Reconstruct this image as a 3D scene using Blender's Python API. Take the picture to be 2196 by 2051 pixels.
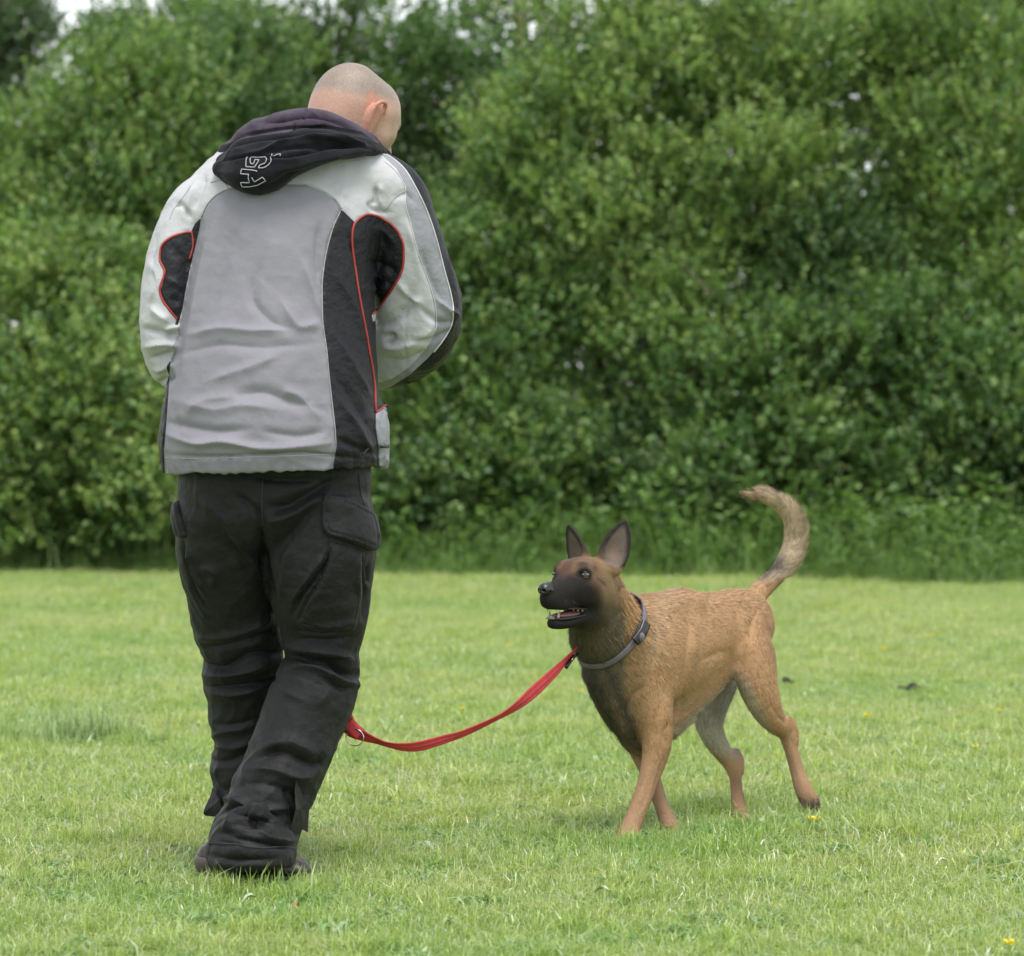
import bpy, math, random
import numpy as np
from mathutils import Vector, Matrix
from mathutils.bvhtree import BVHTree

for o in list(bpy.data.objects):
    bpy.data.objects.remove(o)
scene = bpy.context.scene
col = scene.collection

# ------------------------------------------------------------------ camera
F, CX, HY, CZ = 7920.0, 1098.0, 806.0, 1.10      # focal length in photo pixels, principal column, horizon row, eye height
cam_d = bpy.data.cameras.new('camera')
cam = bpy.data.objects.new('camera', cam_d)
col.objects.link(cam)
cam.location = (0, 0, CZ)
cam.rotation_euler = (math.radians(90), 0, 0)
cam_d.sensor_width = 36
cam_d.lens = 36 * F / 2196
cam_d.shift_y = -(1025.5 - HY) / 2196
cam_d.clip_start = 0.1
cam_d.clip_end = 400
cam_d.dof.use_dof = True
cam_d.dof.focus_distance = 8.25
cam_d.dof.aperture_fstop = 5.2
scene.camera = cam

# ------------------------------------------------------------------ light
SUN_EL, SUN_AZ = math.radians(72), math.radians(165)   # azimuth clockwise from +Y
w = bpy.data.worlds.new('World')
scene.world = w
w.use_nodes = True
nt = w.node_tree
nt.nodes.clear()
sky = nt.nodes.new('ShaderNodeTexSky')
sky.sky_type = 'NISHITA'
sky.sun_disc = False
sky.sun_elevation = SUN_EL
sky.sun_rotation = SUN_AZ
sky.air_density = 1.0
sky.dust_density = 0.8
hs = nt.nodes.new('ShaderNodeHueSaturation')
hs.inputs['Saturation'].default_value = 0.22
bg = nt.nodes.new('ShaderNodeBackground')
bg.inputs['Strength'].default_value = 0.15
wo = nt.nodes.new('ShaderNodeOutputWorld')
nt.links.new(sky.outputs[0], hs.inputs['Color'])
nt.links.new(hs.outputs[0], bg.inputs['Color'])
nt.links.new(bg.outputs[0], wo.inputs['Surface'])
sd_ = bpy.data.lights.new('sun', 'SUN')
sd_.energy = 1.6
sd_.angle = math.radians(28)
sd_.color = (1.0, 0.965, 0.90)
sun = bpy.data.objects.new('sun', sd_)
col.objects.link(sun)
dv = Vector((math.sin(SUN_AZ) * math.cos(SUN_EL), math.cos(SUN_AZ) * math.cos(SUN_EL), math.sin(SUN_EL)))
sun.rotation_euler = dv.to_track_quat('Z', 'Y').to_euler()
sun.location = (0, 0, 30)
scene.view_settings.view_transform = 'Standard'
scene.view_settings.look = 'None'
scene.view_settings.gamma = 1.0
scene.view_settings.exposure = 1.02
scene.view_settings.use_curve_mapping = False

rng = np.random.default_rng(7)

# ------------------------------------------------------------------ helpers
def W(px, py, Y):
    """the place in the world, at distance Y, that the photo shows at pixel (px, py)"""
    return np.array([(px - CX) * Y / F, Y, CZ - (py - HY) * Y / F])

def topx(P):
    return np.stack([P[:, 0] * F / P[:, 1] + CX, HY - (P[:, 2] - CZ) * F / P[:, 1]], 1)

def norm(v):
    v = np.asarray(v, float)
    return v / np.maximum(np.linalg.norm(v, axis=-1, keepdims=True), 1e-12)

def smooth01(x):
    x = np.clip(x, 0, 1)
    return x * x * (3 - 2 * x)

def _hash(i, j, k, s):
    n = (i.astype(np.int64) * 374761393 + j.astype(np.int64) * 668265263 + k.astype(np.int64) * 1274126177 + s * 974634777) & 0x7fffffff
    n = ((n ^ (n >> 13)) * 1274126177) & 0x7fffffff
    n = (n ^ (n >> 16)) & 0xffff
    return n / 32767.5 - 1.0

def noise(P, scale=1.0, seed=0):
    """smooth value noise in -1..1"""
    Q = np.asarray(P, float) * scale
    I = np.floor(Q)
    f = Q - I
    f = f * f * f * (f * (f * 6 - 15) + 10)
    I = I.astype(np.int64)
    r = 0
    for a in (0, 1):
        wa = f[:, 0] if a else 1 - f[:, 0]
        for b in (0, 1):
            wb = f[:, 1] if b else 1 - f[:, 1]
            for c in (0, 1):
                wc = f[:, 2] if c else 1 - f[:, 2]
                r = r + wa * wb * wc * _hash(I[:, 0] + a, I[:, 1] + b, I[:, 2] + c, seed)
    return r

def fbm(P, scale, seed=0, oct=3):
    r = 0; amp = 1; t = 0
    for o in range(oct):
        r = r + amp * noise(P, scale * 2 ** o, seed + o * 17); t += amp; amp *= 0.5
    return r / t

def catmull(A, n):
    A = np.asarray(A, float)
    if len(A) < 3 or n <= 1:
        return A
    E = np.vstack([2 * A[0] - A[1], A, 2 * A[-1] - A[-2]])
    out = []
    for i in range(1, len(E) - 2):
        p0, p1, p2, p3 = E[i - 1], E[i], E[i + 1], E[i + 2]
        for t in np.arange(n) / n:
            out.append(0.5 * (2 * p1 + (p2 - p0) * t + (2 * p0 - 5 * p1 + 4 * p2 - p3) * t * t + (3 * p1 - p0 - 3 * p2 + p3) * t ** 3))
    out.append(E[-2])
    return np.array(out)

class Stroke:
    """a chain of elliptical cross sections: rows x, y, z, a (radius along the hint), b (other radius)"""
    def __init__(s, rows, hint=(1, 0, 0), n=4, cap=1.0, k=0.03, name=''):
        s.A = catmull(rows, n); s.hint = norm(hint); s.cap = cap; s.k = k; s.name = name
        s.A[:, 3:] = np.maximum(s.A[:, 3:], 0.0008)
    def segs(s):
        return zip(s.A[:-1], s.A[1:])
    def seg_d(s, P, p, q):
        c0, c1 = p[:3], q[:3]
        T = c1 - c0; L = np.linalg.norm(T) + 1e-9; T = T / L
        ax = s.hint - T * (s.hint @ T); ax = norm(ax)
        bx = np.cross(T, ax)
        D = P - c0
        t = D @ T
        tc = np.clip(t / L, 0, 1)
        a = p[3] + (q[3] - p[3]) * tc; b = p[4] + (q[4] - p[4]) * tc
        c = np.minimum(a, b) * s.cap
        qa = D @ ax; qb = D @ bx; qt = t - tc * L
        k0 = np.sqrt((qa / a) ** 2 + (qb / b) ** 2 + (qt / c) ** 2)
        k1 = np.sqrt((qa / a ** 2) ** 2 + (qb / b ** 2) ** 2 + (qt / c ** 2) ** 2) + 1e-6
        return k0 * (k0 - 1) / k1
    def dist(s, P):
        r = np.full(len(P), 1e3)
        for p, q in s.segs():
            r = np.minimum(r, s.seg_d(P, p, q))
        return r
    def flow(s, P):
        """tangent of the nearest piece"""
        M = (s.A[:-1, :3] + s.A[1:, :3]) / 2
        T = norm(s.A[1:, :3] - s.A[:-1, :3])
        d = ((P[:, None, :] - M[None]) ** 2).sum(2)
        wgt = np.exp(-(d - d.min(1, keepdims=True)) / 0.0012)
        return norm(wgt @ T)

def smin(a, b, k):
    h = np.maximum(k - np.abs(a - b), 0) / k
    return np.minimum(a, b) - h * h * k * 0.25

class Field:
    def __init__(s, lo, hi, h):
        s.lo = np.array(lo, float); s.h = h
        s.n = np.ceil((np.array(hi) - s.lo) / h).astype(int) + 1
        s.f = np.full(s.n, 1.0, np.float32)
        s.ax = [(s.lo[i] + h * np.arange(s.n[i])).astype(np.float32) for i in range(3)]
    def box(s, lo, hi):
        i0 = np.clip(np.floor((lo - s.lo) / s.h).astype(int), 0, s.n - 1)
        i1 = np.clip(np.ceil((hi - s.lo) / s.h).astype(int) + 1, 1, s.n)
        return i0, i1
    def pts(s, i0, i1):
        g = np.meshgrid(*[s.ax[i][i0[i]:i1[i]] for i in range(3)], indexing='ij')
        return np.stack([x.ravel() for x in g], 1), g[0].shape
    def stroke_grid(s, st, pad):
        C = st.A[:, :3]; R = st.A[:, 3:].max()
        B0, B1 = s.box(C.min(0) - R - pad, C.max(0) + R + pad)
        D = np.full(B1 - B0, 1.0, np.float32)
        for p, q in st.segs():
            r = max(p[3:].max(), q[3:].max()) + pad
            i0, i1 = s.box(np.minimum(p[:3], q[:3]) - r, np.maximum(p[:3], q[:3]) + r)
            P, sh = s.pts(i0, i1)
            if not len(P):
                continue
            d = st.seg_d(P, p, q).reshape(sh)
            sl = tuple(slice(i0[k] - B0[k], i1[k] - B0[k]) for k in range(3))
            D[sl] = np.minimum(D[sl], d)
        return D, tuple(slice(B0[k], B1[k]) for k in range(3))
    def add(s, st, k=None):
        k = st.k if k is None else k
        D, sl = s.stroke_grid(st, k + 2.5 * s.h)
        s.f[sl] = smin(s.f[sl], D, k)
    def sub(s, st, k=0.008):
        D, sl = s.stroke_grid(st, k + 2.5 * s.h)
        s.f[sl] = -smin(-s.f[sl], D, k)
    def cut(s, n, c):
        """remove what lies on the side of plane n.x > c"""
        n = np.asarray(n, np.float32)
        pl = s.ax[0][:, None, None] * n[0] + s.ax[1][None, :, None] * n[1] + s.ax[2][None, None, :] * n[2] - c
        s.f = np.maximum(s.f, pl.astype(np.float32))
    def mesh(s):
        f = s.f; n0, n1, n2 = f.shape
        ins = f < 0
        cnt = np.zeros((n0 - 1, n1 - 1, n2 - 1), np.int8)
        corners = [(a, b, c) for a in (0, 1) for b in (0, 1) for c in (0, 1)]
        for a, b, c in corners:
            cnt += ins[a:n0 - 1 + a, b:n1 - 1 + b, c:n2 - 1 + c]
        act = (cnt > 0) & (cnt < 8)
        ijk = np.argwhere(act)
        idx = np.full(act.shape, -1, np.int32)
        idx[act] = np.arange(len(ijk))
        v = np.stack([f[ijk[:, 0] + a, ijk[:, 1] + b, ijk[:, 2] + c] for a, b, c in corners], 1).astype(float)
        cp = np.array(corners, float)
        acc = np.zeros((len(ijk), 3)); num = np.zeros(len(ijk))
        for i in range(8):
            for j in range(i + 1, 8):
                if abs(cp[i] - cp[j]).sum() == 1:
                    m = (v[:, i] < 0) != (v[:, j] < 0)
                    t = np.where(m, v[:, i] / np.where(m, v[:, i] - v[:, j], 1), 0)
                    acc += np.where(m[:, None], cp[i] + (cp[j] - cp[i]) * t[:, None], 0); num += m
        V = s.lo + s.h * (ijk + acc / num[:, None])
        Q = []
        for ax in range(3):
            sl0 = [slice(None)] * 3; sl1 = [slice(None)] * 3
            sl0[ax] = slice(0, -1); sl1[ax] = slice(1, None)
            ch = ins[tuple(sl0)] != ins[tuple(sl1)]
            E = np.argwhere(ch)
            o1, o2 = (ax + 1) % 3, (ax + 2) % 3
            ok = (E[:, o1] > 0) & (E[:, o2] > 0) & (E[:, o1] < f.shape[o1] - 1) & (E[:, o2] < f.shape[o2] - 1)
            E = E[ok]
            def cell(d1, d2):
                e = E.copy(); e[:, o1] -= d1; e[:, o2] -= d2
                return idx[e[:, 0], e[:, 1], e[:, 2]]
            q = np.stack([cell(1, 1), cell(0, 1), cell(0, 0), cell(1, 0)], 1)
            flip = ~ins[E[:, 0], E[:, 1], E[:, 2]]
            q[flip] = q[flip][:, ::-1]
            Q.append(q)
        Q = np.vstack(Q)
        Q = Q[(Q >= 0).all(1)]
        return V, Q

def tri(Q):
    Q = np.asarray(Q)
    if Q.shape[1] == 3:
        return Q
    return np.vstack([Q[:, [0, 1, 2]], Q[:, [0, 2, 3]]])

def vnormals(V, T):
    T = tri(T)
    n = np.cross(V[T[:, 1]] - V[T[:, 0]], V[T[:, 2]] - V[T[:, 0]])
    N = np.zeros_like(V)
    for i in range(3):
        for k in range(3):
            N[:, k] += np.bincount(T[:, i], n[:, k], len(V))
    return norm(N)

def relax(V, T, it=2, lam=0.5):
    T = tri(T)
    e = np.vstack([T[:, [0, 1]], T[:, [1, 2]], T[:, [2, 0]]]); e = np.vstack([e, e[:, ::-1]])
    c = np.maximum(np.bincount(e[:, 0], minlength=len(V)), 1)
    for _ in range(it):
        m = np.stack([np.bincount(e[:, 0], V[e[:, 1], k], len(V)) for k in range(3)], 1) / c[:, None]
        V = V + lam * (m - V)
    return V

def build(name, V, Fc, mat=None, parent=None, normals=None, attrs=None, smooth=True):
    """arrays -> one mesh object; Fc an int array of triangles or quads"""
    V = np.asarray(V, np.float32); Fc = np.asarray(Fc, np.int32)
    me = bpy.data.meshes.new(name)
    me.vertices.add(len(V)); me.vertices.foreach_set('co', V.ravel())
    k = Fc.shape[1]
    me.loops.add(Fc.size); me.loops.foreach_set('vertex_index', Fc.ravel())
    me.polygons.add(len(Fc))
    me.polygons.foreach_set('loop_start', np.arange(0, Fc.size, k, dtype=np.int32))
    me.polygons.foreach_set('use_smooth', np.full(len(Fc), smooth))
    for an, ar in (attrs or {}).items():
        ar = np.asarray(ar, np.float32)
        if ar.ndim == 2:
            if ar.shape[1] == 3:
                ar = np.hstack([ar, np.ones((len(ar), 1), np.float32)])
            at = me.attributes.new(an, 'FLOAT_COLOR', 'POINT'); at.data.foreach_set('color', ar.ravel())
        else:
            at = me.attributes.new(an, 'FLOAT', 'POINT'); at.data.foreach_set('value', ar)
    me.update(calc_edges=True)
    me.validate()
    if normals is not None and len(me.vertices) == len(normals):
        me.normals_split_custom_set_from_vertices([tuple(x) for x in np.asarray(normals, float)])
    o = bpy.data.objects.new(name, me)
    col.objects.link(o)
    if mat:
        me.materials.append(mat)
    if parent is not None:
        o.parent = parent
        o.matrix_parent_inverse = Matrix.Translation(-parent.matrix_basis.translation) if parent.type == 'EMPTY' else Matrix.Identity(4)
    return o

def empty(name, loc, label, cat, group=None):
    o = bpy.data.objects.new(name, None); col.objects.link(o)
    o.location = Vector([float(x) for x in loc]); o.empty_display_size = 0.1
    o['label'] = label; o['category'] = cat
    if group: o['group'] = group
    return o

def tag(o, label=None, cat=None, kind=None, group=None):
    for k, v in (('label', label), ('category', cat), ('kind', kind), ('group', group)):
        if v: o[k] = v
    return o

def poly_sd(p, poly, closed=True):
    """signed pixel distance of points p to a polygon (negative inside), or plain distance to a line"""
    poly = np.asarray(poly, float)
    n = len(poly)
    best = np.full(len(p), 1e9); inside = np.zeros(len(p), bool); ta = np.zeros(len(p))
    for i in range(n if closed else n - 1):
        a, b = poly[i], poly[(i + 1) % n]
        e = b - a; L2 = e @ e + 1e-9
        t = np.clip(((p - a) @ e) / L2, 0, 1)
        d = np.hypot(p[:, 0] - a[0] - t * e[0], p[:, 1] - a[1] - t * e[1])
        up = d < best; best = np.where(up, d, best); ta = np.where(up, (i + t) / max(n - 1, 1), ta)
        if closed:
            c = ((a[1] > p[:, 1]) != (b[1] > p[:, 1]))
            with np.errstate(divide='ignore', invalid='ignore'):
                xs = a[0] + (p[:, 1] - a[1]) * e[0] / (e[1] if e[1] else 1e-9)
            inside ^= c & (p[:, 0] < xs)
    if closed:
        return np.where(inside, -best, best)
    return best, ta

def clip(V, T, D, at):
    """split triangles along D = 0 -> (inside D<0), (outside); at = dict of vertex arrays carried along"""
    T = tri(T)
    s = D[T] < 0
    k = s.sum(1)
    ins = [T[k == 3]]; out = [T[k == 0]]
    newV = []; newA = {n: [] for n in at}; base = len(V); cache = {}
    def cutv(i, j):
        key = (i, j) if i < j else (j, i)
        if key not in cache:
            i, j = key
            t = D[i] / (D[i] - D[j])
            cache[key] = base + len(newV)
            newV.append(V[i] + (V[j] - V[i]) * t)
            for n in at:
                newA[n].append(at[n][i] + (at[n][j] - at[n][i]) * t)
        return cache[key]
    mi, mo = [], []
    for t, sg, kk in zip(T[(k == 1) | (k == 2)], s[(k == 1) | (k == 2)], k[(k == 1) | (k == 2)]):
        lone = sg if kk == 1 else ~sg
        r = int(np.argmax(lone))
        a, b, c = int(t[r]), int(t[(r + 1) % 3]), int(t[(r + 2) % 3])
        ab, ac = cutv(a, b), cutv(a, c)
        (mi if kk == 1 else mo).append((a, ab, ac))
        (mo if kk == 1 else mi).extend([(ab, b, c), (ab, c, ac)])
    V2 = np.vstack([V, np.array(newV).reshape(-1, 3)]) if newV else V
    A2 = {n: (np.concatenate([at[n], np.array(newA[n]).reshape((-1,) + at[n].shape[1:])]) if newV else at[n]) for n in at}
    def pack(T0, extra):
        TT = np.vstack([T0, np.array(extra, int).reshape(-1, 3)])
        u, inv = np.unique(TT, return_inverse=True)
        return V2[u], inv.reshape(-1, 3), {n: A2[n][u] for n in A2}
    return pack(ins[0], mi), pack(out[0], mo)

def bvh_of(V, T):
    return BVHTree.FromPolygons([tuple(v) for v in V], [tuple(t) for t in tri(T).tolist()])

def drape(bvh, pts, lift=0.002, Y0=8.0):
    """pixel line -> points lying on a surface, seen from the front"""
    out = []; last = None
    for px, py in pts:
        d = Vector(((px - CX) / F, 1.0, -(py - HY) / F)).normalized()
        hit, n, i, dist = bvh.ray_cast(Vector((0, 0, CZ)), d)
        if hit is not None and (last is None or abs(hit.y - last) < 0.12):
            if n.dot(d) > 0: n = -n
            out.append(np.array(hit) + np.array(n) * lift); last = hit.y
        elif last is not None:
            out.append(W(px, py, last))
    return np.array(out)

def tube(P, r, n=6, closed=False):
    """points and radius -> tube arrays"""
    P = np.asarray(P, float); m = len(P)
    r = np.broadcast_to(np.asarray(r, float), (m,))
    if closed:
        T = norm(np.roll(P, -1, 0) - np.roll(P, 1, 0))
    else:
        T = norm(np.gradient(P, axis=0))
    ref = np.array([0, 0, 1.0]) if abs(T[0] @ [0, 0, 1]) < 0.9 else np.array([1.0, 0, 0])
    U = []; u = norm(ref - T[0] * (ref @ T[0]))
    for t in T:
        u = norm(u - t * (u @ t)); U.append(u)
    U = np.array(U); B = np.cross(T, U)
    an = np.linspace(0, 2 * np.pi, n, endpoint=False)
    V = (P[:, None] + r[:, None, None] * (np.cos(an)[None, :, None] * U[:, None] + np.sin(an)[None, :, None] * B[:, None])).reshape(-1, 3)
    Q = []
    for i in range(m if closed else m - 1):
        j = (i + 1) % m
        for k in range(n):
            k2 = (k + 1) % n
            Q.append((i * n + k, i * n + k2, j * n + k2, j * n + k))
    if not closed:
        c = len(V); V = np.vstack([V, P[0], P[-1]])
        T3 = []
        for k in range(n):
            k2 = (k + 1) % n
            T3.append((c, k2, k)); T3.append((c + 1, (m - 1) * n + k, (m - 1) * n + k2))
        return V, np.vstack([tri(np.array(Q)), np.array(T3)])
    return V, tri(np.array(Q))

def merge(parts):
    Vs, Ts, b = [], [], 0
    for V, T in parts:
        Vs.append(V); Ts.append(tri(T) + b); b += len(V)
    return np.vstack(Vs), np.vstack(Ts)

def ellipsoid(c, axes, r, nu=16, nv=10):
    """axes 3x3 rows, r three radii"""
    V = []; T = []
    for i in range(nv + 1):
        th = math.pi * i / nv
        for j in range(nu):
            ph = 2 * math.pi * j / nu
            l = np.array([math.sin(th) * math.cos(ph), math.sin(th) * math.sin(ph), math.cos(th)]) * r
            V.append(np.asarray(c) + l @ np.asarray(axes))
    for i in range(nv):
        for j in range(nu):
            a, b = i * nu + j, i * nu + (j + 1) % nu
            T.append((a, a + nu, b + nu, b))
    return np.array(V), np.array(T)

# ------------------------------------------------------------------ materials
def mat(name, color=(0.5, 0.5, 0.5), rough=0.7, attr=None, spec=0.5, var=0.0, vscale=30, bump=0.0, bscale=200, sheen=0.0,
        trans=0.0, tcol=None, metallic=0.0, coat=0.0, bump2=None, patchy=0.0):
    m = bpy.data.materials.new(name); m.use_nodes = True
    n = m.node_tree.nodes; L = m.node_tree.links
    b = n['Principled BSDF']
    b.inputs['Roughness'].default_value = rough
    b.inputs['Specular IOR Level'].default_value = spec
    b.inputs['Metallic'].default_value = metallic
    b.inputs['Coat Weight'].default_value = coat
    if sheen:
        b.inputs['Sheen Weight'].default_value = sheen; b.inputs['Sheen Roughness'].default_value = 0.5
    tc = n.new('ShaderNodeTexCoord')
    if attr:
        a = n.new('ShaderNodeAttribute'); a.attribute_name = attr; src = a.outputs['Color']
    else:
        a = n.new('ShaderNodeRGB'); a.outputs[0].default_value = (*color, 1); src = a.outputs[0]
    if var:
        nz = n.new('ShaderNodeTexNoise'); nz.inputs['Scale'].default_value = vscale; nz.inputs['Detail'].default_value = 6
        L.new(tc.outputs['Object'], nz.inputs['Vector'])
        mr = n.new('ShaderNodeMapRange'); mr.inputs['From Min'].default_value = 0.3; mr.inputs['From Max'].default_value = 0.7
        mr.inputs['To Min'].default_value = 1 - var; mr.inputs['To Max'].default_value = 1 + var
        L.new(nz.outputs['Fac'], mr.inputs['Value'])
        vm = n.new('ShaderNodeVectorMath'); vm.operation = 'SCALE'
        L.new(src, vm.inputs[0]); L.new(mr.outputs[0], vm.inputs['Scale']); src = vm.outputs[0]
    if patchy:                                   # slow drift of colour over the ground, as in real turf
        ge = n.new('ShaderNodeNewGeometry')
        for sc_, amt_, colr in ((0.9, patchy, (0.80, 0.92, 0.80)), (3.7, patchy * 0.8, (1.18, 1.08, 1.25))):
            nz = n.new('ShaderNodeTexNoise'); nz.inputs['Scale'].default_value = sc_; nz.inputs['Detail'].default_value = 5
            L.new(ge.outputs['Position'], nz.inputs['Vector'])
            mr = n.new('ShaderNodeMapRange'); mr.inputs['From Min'].default_value = 0.42; mr.inputs['From Max'].default_value = 0.66
            mr.inputs['To Max'].default_value = amt_
            L.new(nz.outputs['Fac'], mr.inputs['Value'])
            mx = n.new('ShaderNodeMix'); mx.data_type = 'RGBA'; mx.blend_type = 'MULTIPLY'
            L.new(mr.outputs[0], mx.inputs[0]); L.new(src, mx.inputs[6]); mx.inputs[7].default_value = (*colr, 1); src = mx.outputs[2]
    L.new(src, b.inputs['Base Color'])
    prev = None
    for amt, sc, det in ((bump, bscale, 4), ((bump2 or (0, 1))[0], (bump2 or (0, 1))[1], 8)):
        if amt:
            nz = n.new('ShaderNodeTexNoise'); nz.inputs['Scale'].default_value = sc; nz.inputs['Detail'].default_value = det
            L.new(tc.outputs['Object'], nz.inputs['Vector'])
            bp = n.new('ShaderNodeBump'); bp.inputs['Strength'].default_value = 1.0; bp.inputs['Distance'].default_value = amt
            L.new(nz.outputs['Fac'], bp.inputs['Height'])
            if prev: L.new(prev, bp.inputs['Normal'])
            prev = bp.outputs[0]
    if prev: L.new(prev, b.inputs['Normal'])
    if trans:
        tr = n.new('ShaderNodeBsdfTranslucent')
        if tcol is None:
            L.new(src, tr.inputs['Color'])
        else:
            mx = n.new('ShaderNodeMix'); mx.data_type = 'RGBA'; mx.blend_type = 'MULTIPLY'; mx.inputs[0].default_value = 1
            L.new(src, mx.inputs[6]); mx.inputs[7].default_value = (*tcol, 1); L.new(mx.outputs[2], tr.inputs['Color'])
        ms = n.new('ShaderNodeMixShader'); ms.inputs[0].default_value = trans
        L.new(b.outputs[0], ms.inputs[1]); L.new(tr.outputs[0], ms.inputs[2])
        L.new(ms.outputs[0], n['Material Output'].inputs['Surface'])
    return m

def scatter(name, variants, pts, rot, scl, pick, material, tilt=None):
    """one object: geometry nodes put the variant meshes on the points (for grass and such stuff)"""
    Vs = [np.asarray(pts)]; Ts = []; Cs = [np.zeros((len(pts), 3))]; pid = [np.full(len(pts), -1.0)]; b = len(pts)
    for i, (V, T, C) in enumerate(variants):
        Vs.append(V); Ts.append(tri(T) + b); Cs.append(C); pid.append(np.full(len(V), float(i))); b += len(V)
    n0 = len(pts)
    pad = lambda x: np.concatenate([np.asarray(x, float), np.zeros(b - n0)])
    o = build(name, np.vstack(Vs), np.vstack(Ts), material, attrs=dict(col=np.vstack(Cs), pid=np.concatenate(pid), rot=pad(rot), scl=pad(scl), pick=pad(pick)), smooth=False)
    g = bpy.data.node_groups.new(name + '_nodes', 'GeometryNodeTree')
    g.interface.new_socket('Geometry', in_out='INPUT', socket_type='NodeSocketGeometry')
    g.interface.new_socket('Geometry', in_out='OUTPUT', socket_type='NodeSocketGeometry')
    N = g.nodes; L = g.links
    gi = N.new('NodeGroupInput'); go = N.new('NodeGroupOutput')
    def attr(nm):
        a = N.new('GeometryNodeInputNamedAttribute'); a.data_type = 'FLOAT'; a.inputs['Name'].default_value = nm
        return a.outputs['Attribute']
    def near(i):
        c = N.new('FunctionNodeCompare'); c.data_type = 'FLOAT'; c.operation = 'EQUAL'
        L.new(attr('pid'), c.inputs['A']); c.inputs['B'].default_value = float(i); c.inputs['Epsilon'].default_value = 0.1
        return c.outputs[0]
    def sep(i):
        s = N.new('GeometryNodeSeparateGeometry'); s.domain = 'POINT'
        L.new(gi.outputs[0], s.inputs['Geometry']); L.new(near(i), s.inputs['Selection'])
        return s.outputs['Selection']
    g2i = N.new('GeometryNodeGeometryToInstance')
    for i in range(len(variants) - 1, -1, -1):
        L.new(sep(i), g2i.inputs[0])
    iop = N.new('GeometryNodeInstanceOnPoints')
    L.new(sep(-1), iop.inputs['Points']); L.new(g2i.outputs[0], iop.inputs['Instance'])
    iop.inputs['Pick Instance'].default_value = True
    f2i = N.new('FunctionNodeFloatToInt'); L.new(attr('pick'), f2i.inputs[0]); L.new(f2i.outputs[0], iop.inputs['Instance Index'])
    cb = N.new('ShaderNodeCombineXYZ'); L.new(attr('rot'), cb.inputs['Z'])
    L.new(cb.outputs[0], iop.inputs['Rotation'])
    cs = N.new('ShaderNodeCombineXYZ')
    sa = attr('scl')
    for k in 'XYZ': L.new(sa, cs.inputs[k])
    L.new(cs.outputs[0], iop.inputs['Scale'])
    L.new(iop.outputs[0], go.inputs[0])
    md = o.modifiers.new('scatter', 'NODES'); md.node_group = g
    return o
# ================================================================== SETTING
def ground_z(x, y):
    return -0.004 + 0.005 * np.sin(x * 1.3 + 0.4 * y) + 0.004 * np.sin(y * 0.9 + 1.0) * np.clip((y - 9.5) / 3, 0, 1)

gm = mat('soil_and_thatch', (0.18, 0.25, 0.075), 0.95, var=0.35, vscale=6, bump=0.01, bscale=60)
xs = np.concatenate([np.linspace(-120, -8, 12), np.linspace(-7, 7, 57), np.linspace(8, 120, 12)])
ys = np.concatenate([np.linspace(-40, 2, 8), np.linspace(3, 24, 85), np.linspace(26, 180, 14)])
GX, GY = np.meshgrid(xs, ys, indexing='ij')
GV = np.stack([GX.ravel(), GY.ravel(), ground_z(GX.ravel(), GY.ravel()) * (np.abs(GX.ravel()) < 7.5)], 1)
ii, jj = np.meshgrid(np.arange(len(xs) - 1), np.arange(len(ys) - 1), indexing='ij')
b0 = (ii * len(ys) + jj).ravel()
GQ = np.stack([b0, b0 + len(ys), b0 + len(ys) + 1, b0 + 1], 1)
tag(build('ground', GV, GQ, gm), kind='structure')

# ---- grass blades -------------------------------------------------
def blades(n, size, hmean, hvar, lean, width, seed, cols, base=None, curl=1.0):
    r = np.random.default_rng(seed)
    B = np.zeros((n, 3)) if base is None else base.copy()
    if base is None:
        B[:, :2] = r.uniform(-size / 2, size / 2, (n, 2))
    h = np.clip(r.normal(hmean, hvar, n), hmean * 0.3, hmean * 2.4)
    az = r.uniform(0, 2 * np.pi, n); ln = np.abs(r.normal(0, lean, n))
    D = np.stack([np.cos(az), np.sin(az), np.zeros(n)], 1)
    fa = az + r.normal(1.57, 0.7, n)
    S = np.stack([np.cos(fa), np.sin(fa), np.zeros(n)], 1)
    wd = width * r.uniform(0.6, 1.4, n)
    m1 = B + D * (h * ln * 0.35)[:, None] + np.array([0, 0, 1]) * (h * 0.55)[:, None]
    tip = B + D * (h * ln * (1 + 0.5 * curl))[:, None] + np.array([0, 0, 1]) * (h * (1 - 0.45 * np.minimum(ln, 1.6)))[:, None]
    V = np.stack([B - S * wd[:, None] / 2, B + S * wd[:, None] / 2, m1 + S * wd[:, None] * 0.42, m1 - S * wd[:, None] * 0.42, tip], 1).reshape(-1, 3)
    o = np.arange(n)[:, None] * 5
    T = np.vstack([o + [0, 1, 2], o + [0, 2, 3], o + [3, 2, 4]])
    cols = np.asarray(cols)
    wts = cols[:, 3] / cols[:, 3].sum()
    c = cols[r.choice(len(cols), n, p=wts), :3] * r.uniform(0.75, 1.25, (n, 1))
    C = np.repeat(c, 5, 0)
    return V, T, C

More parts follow.
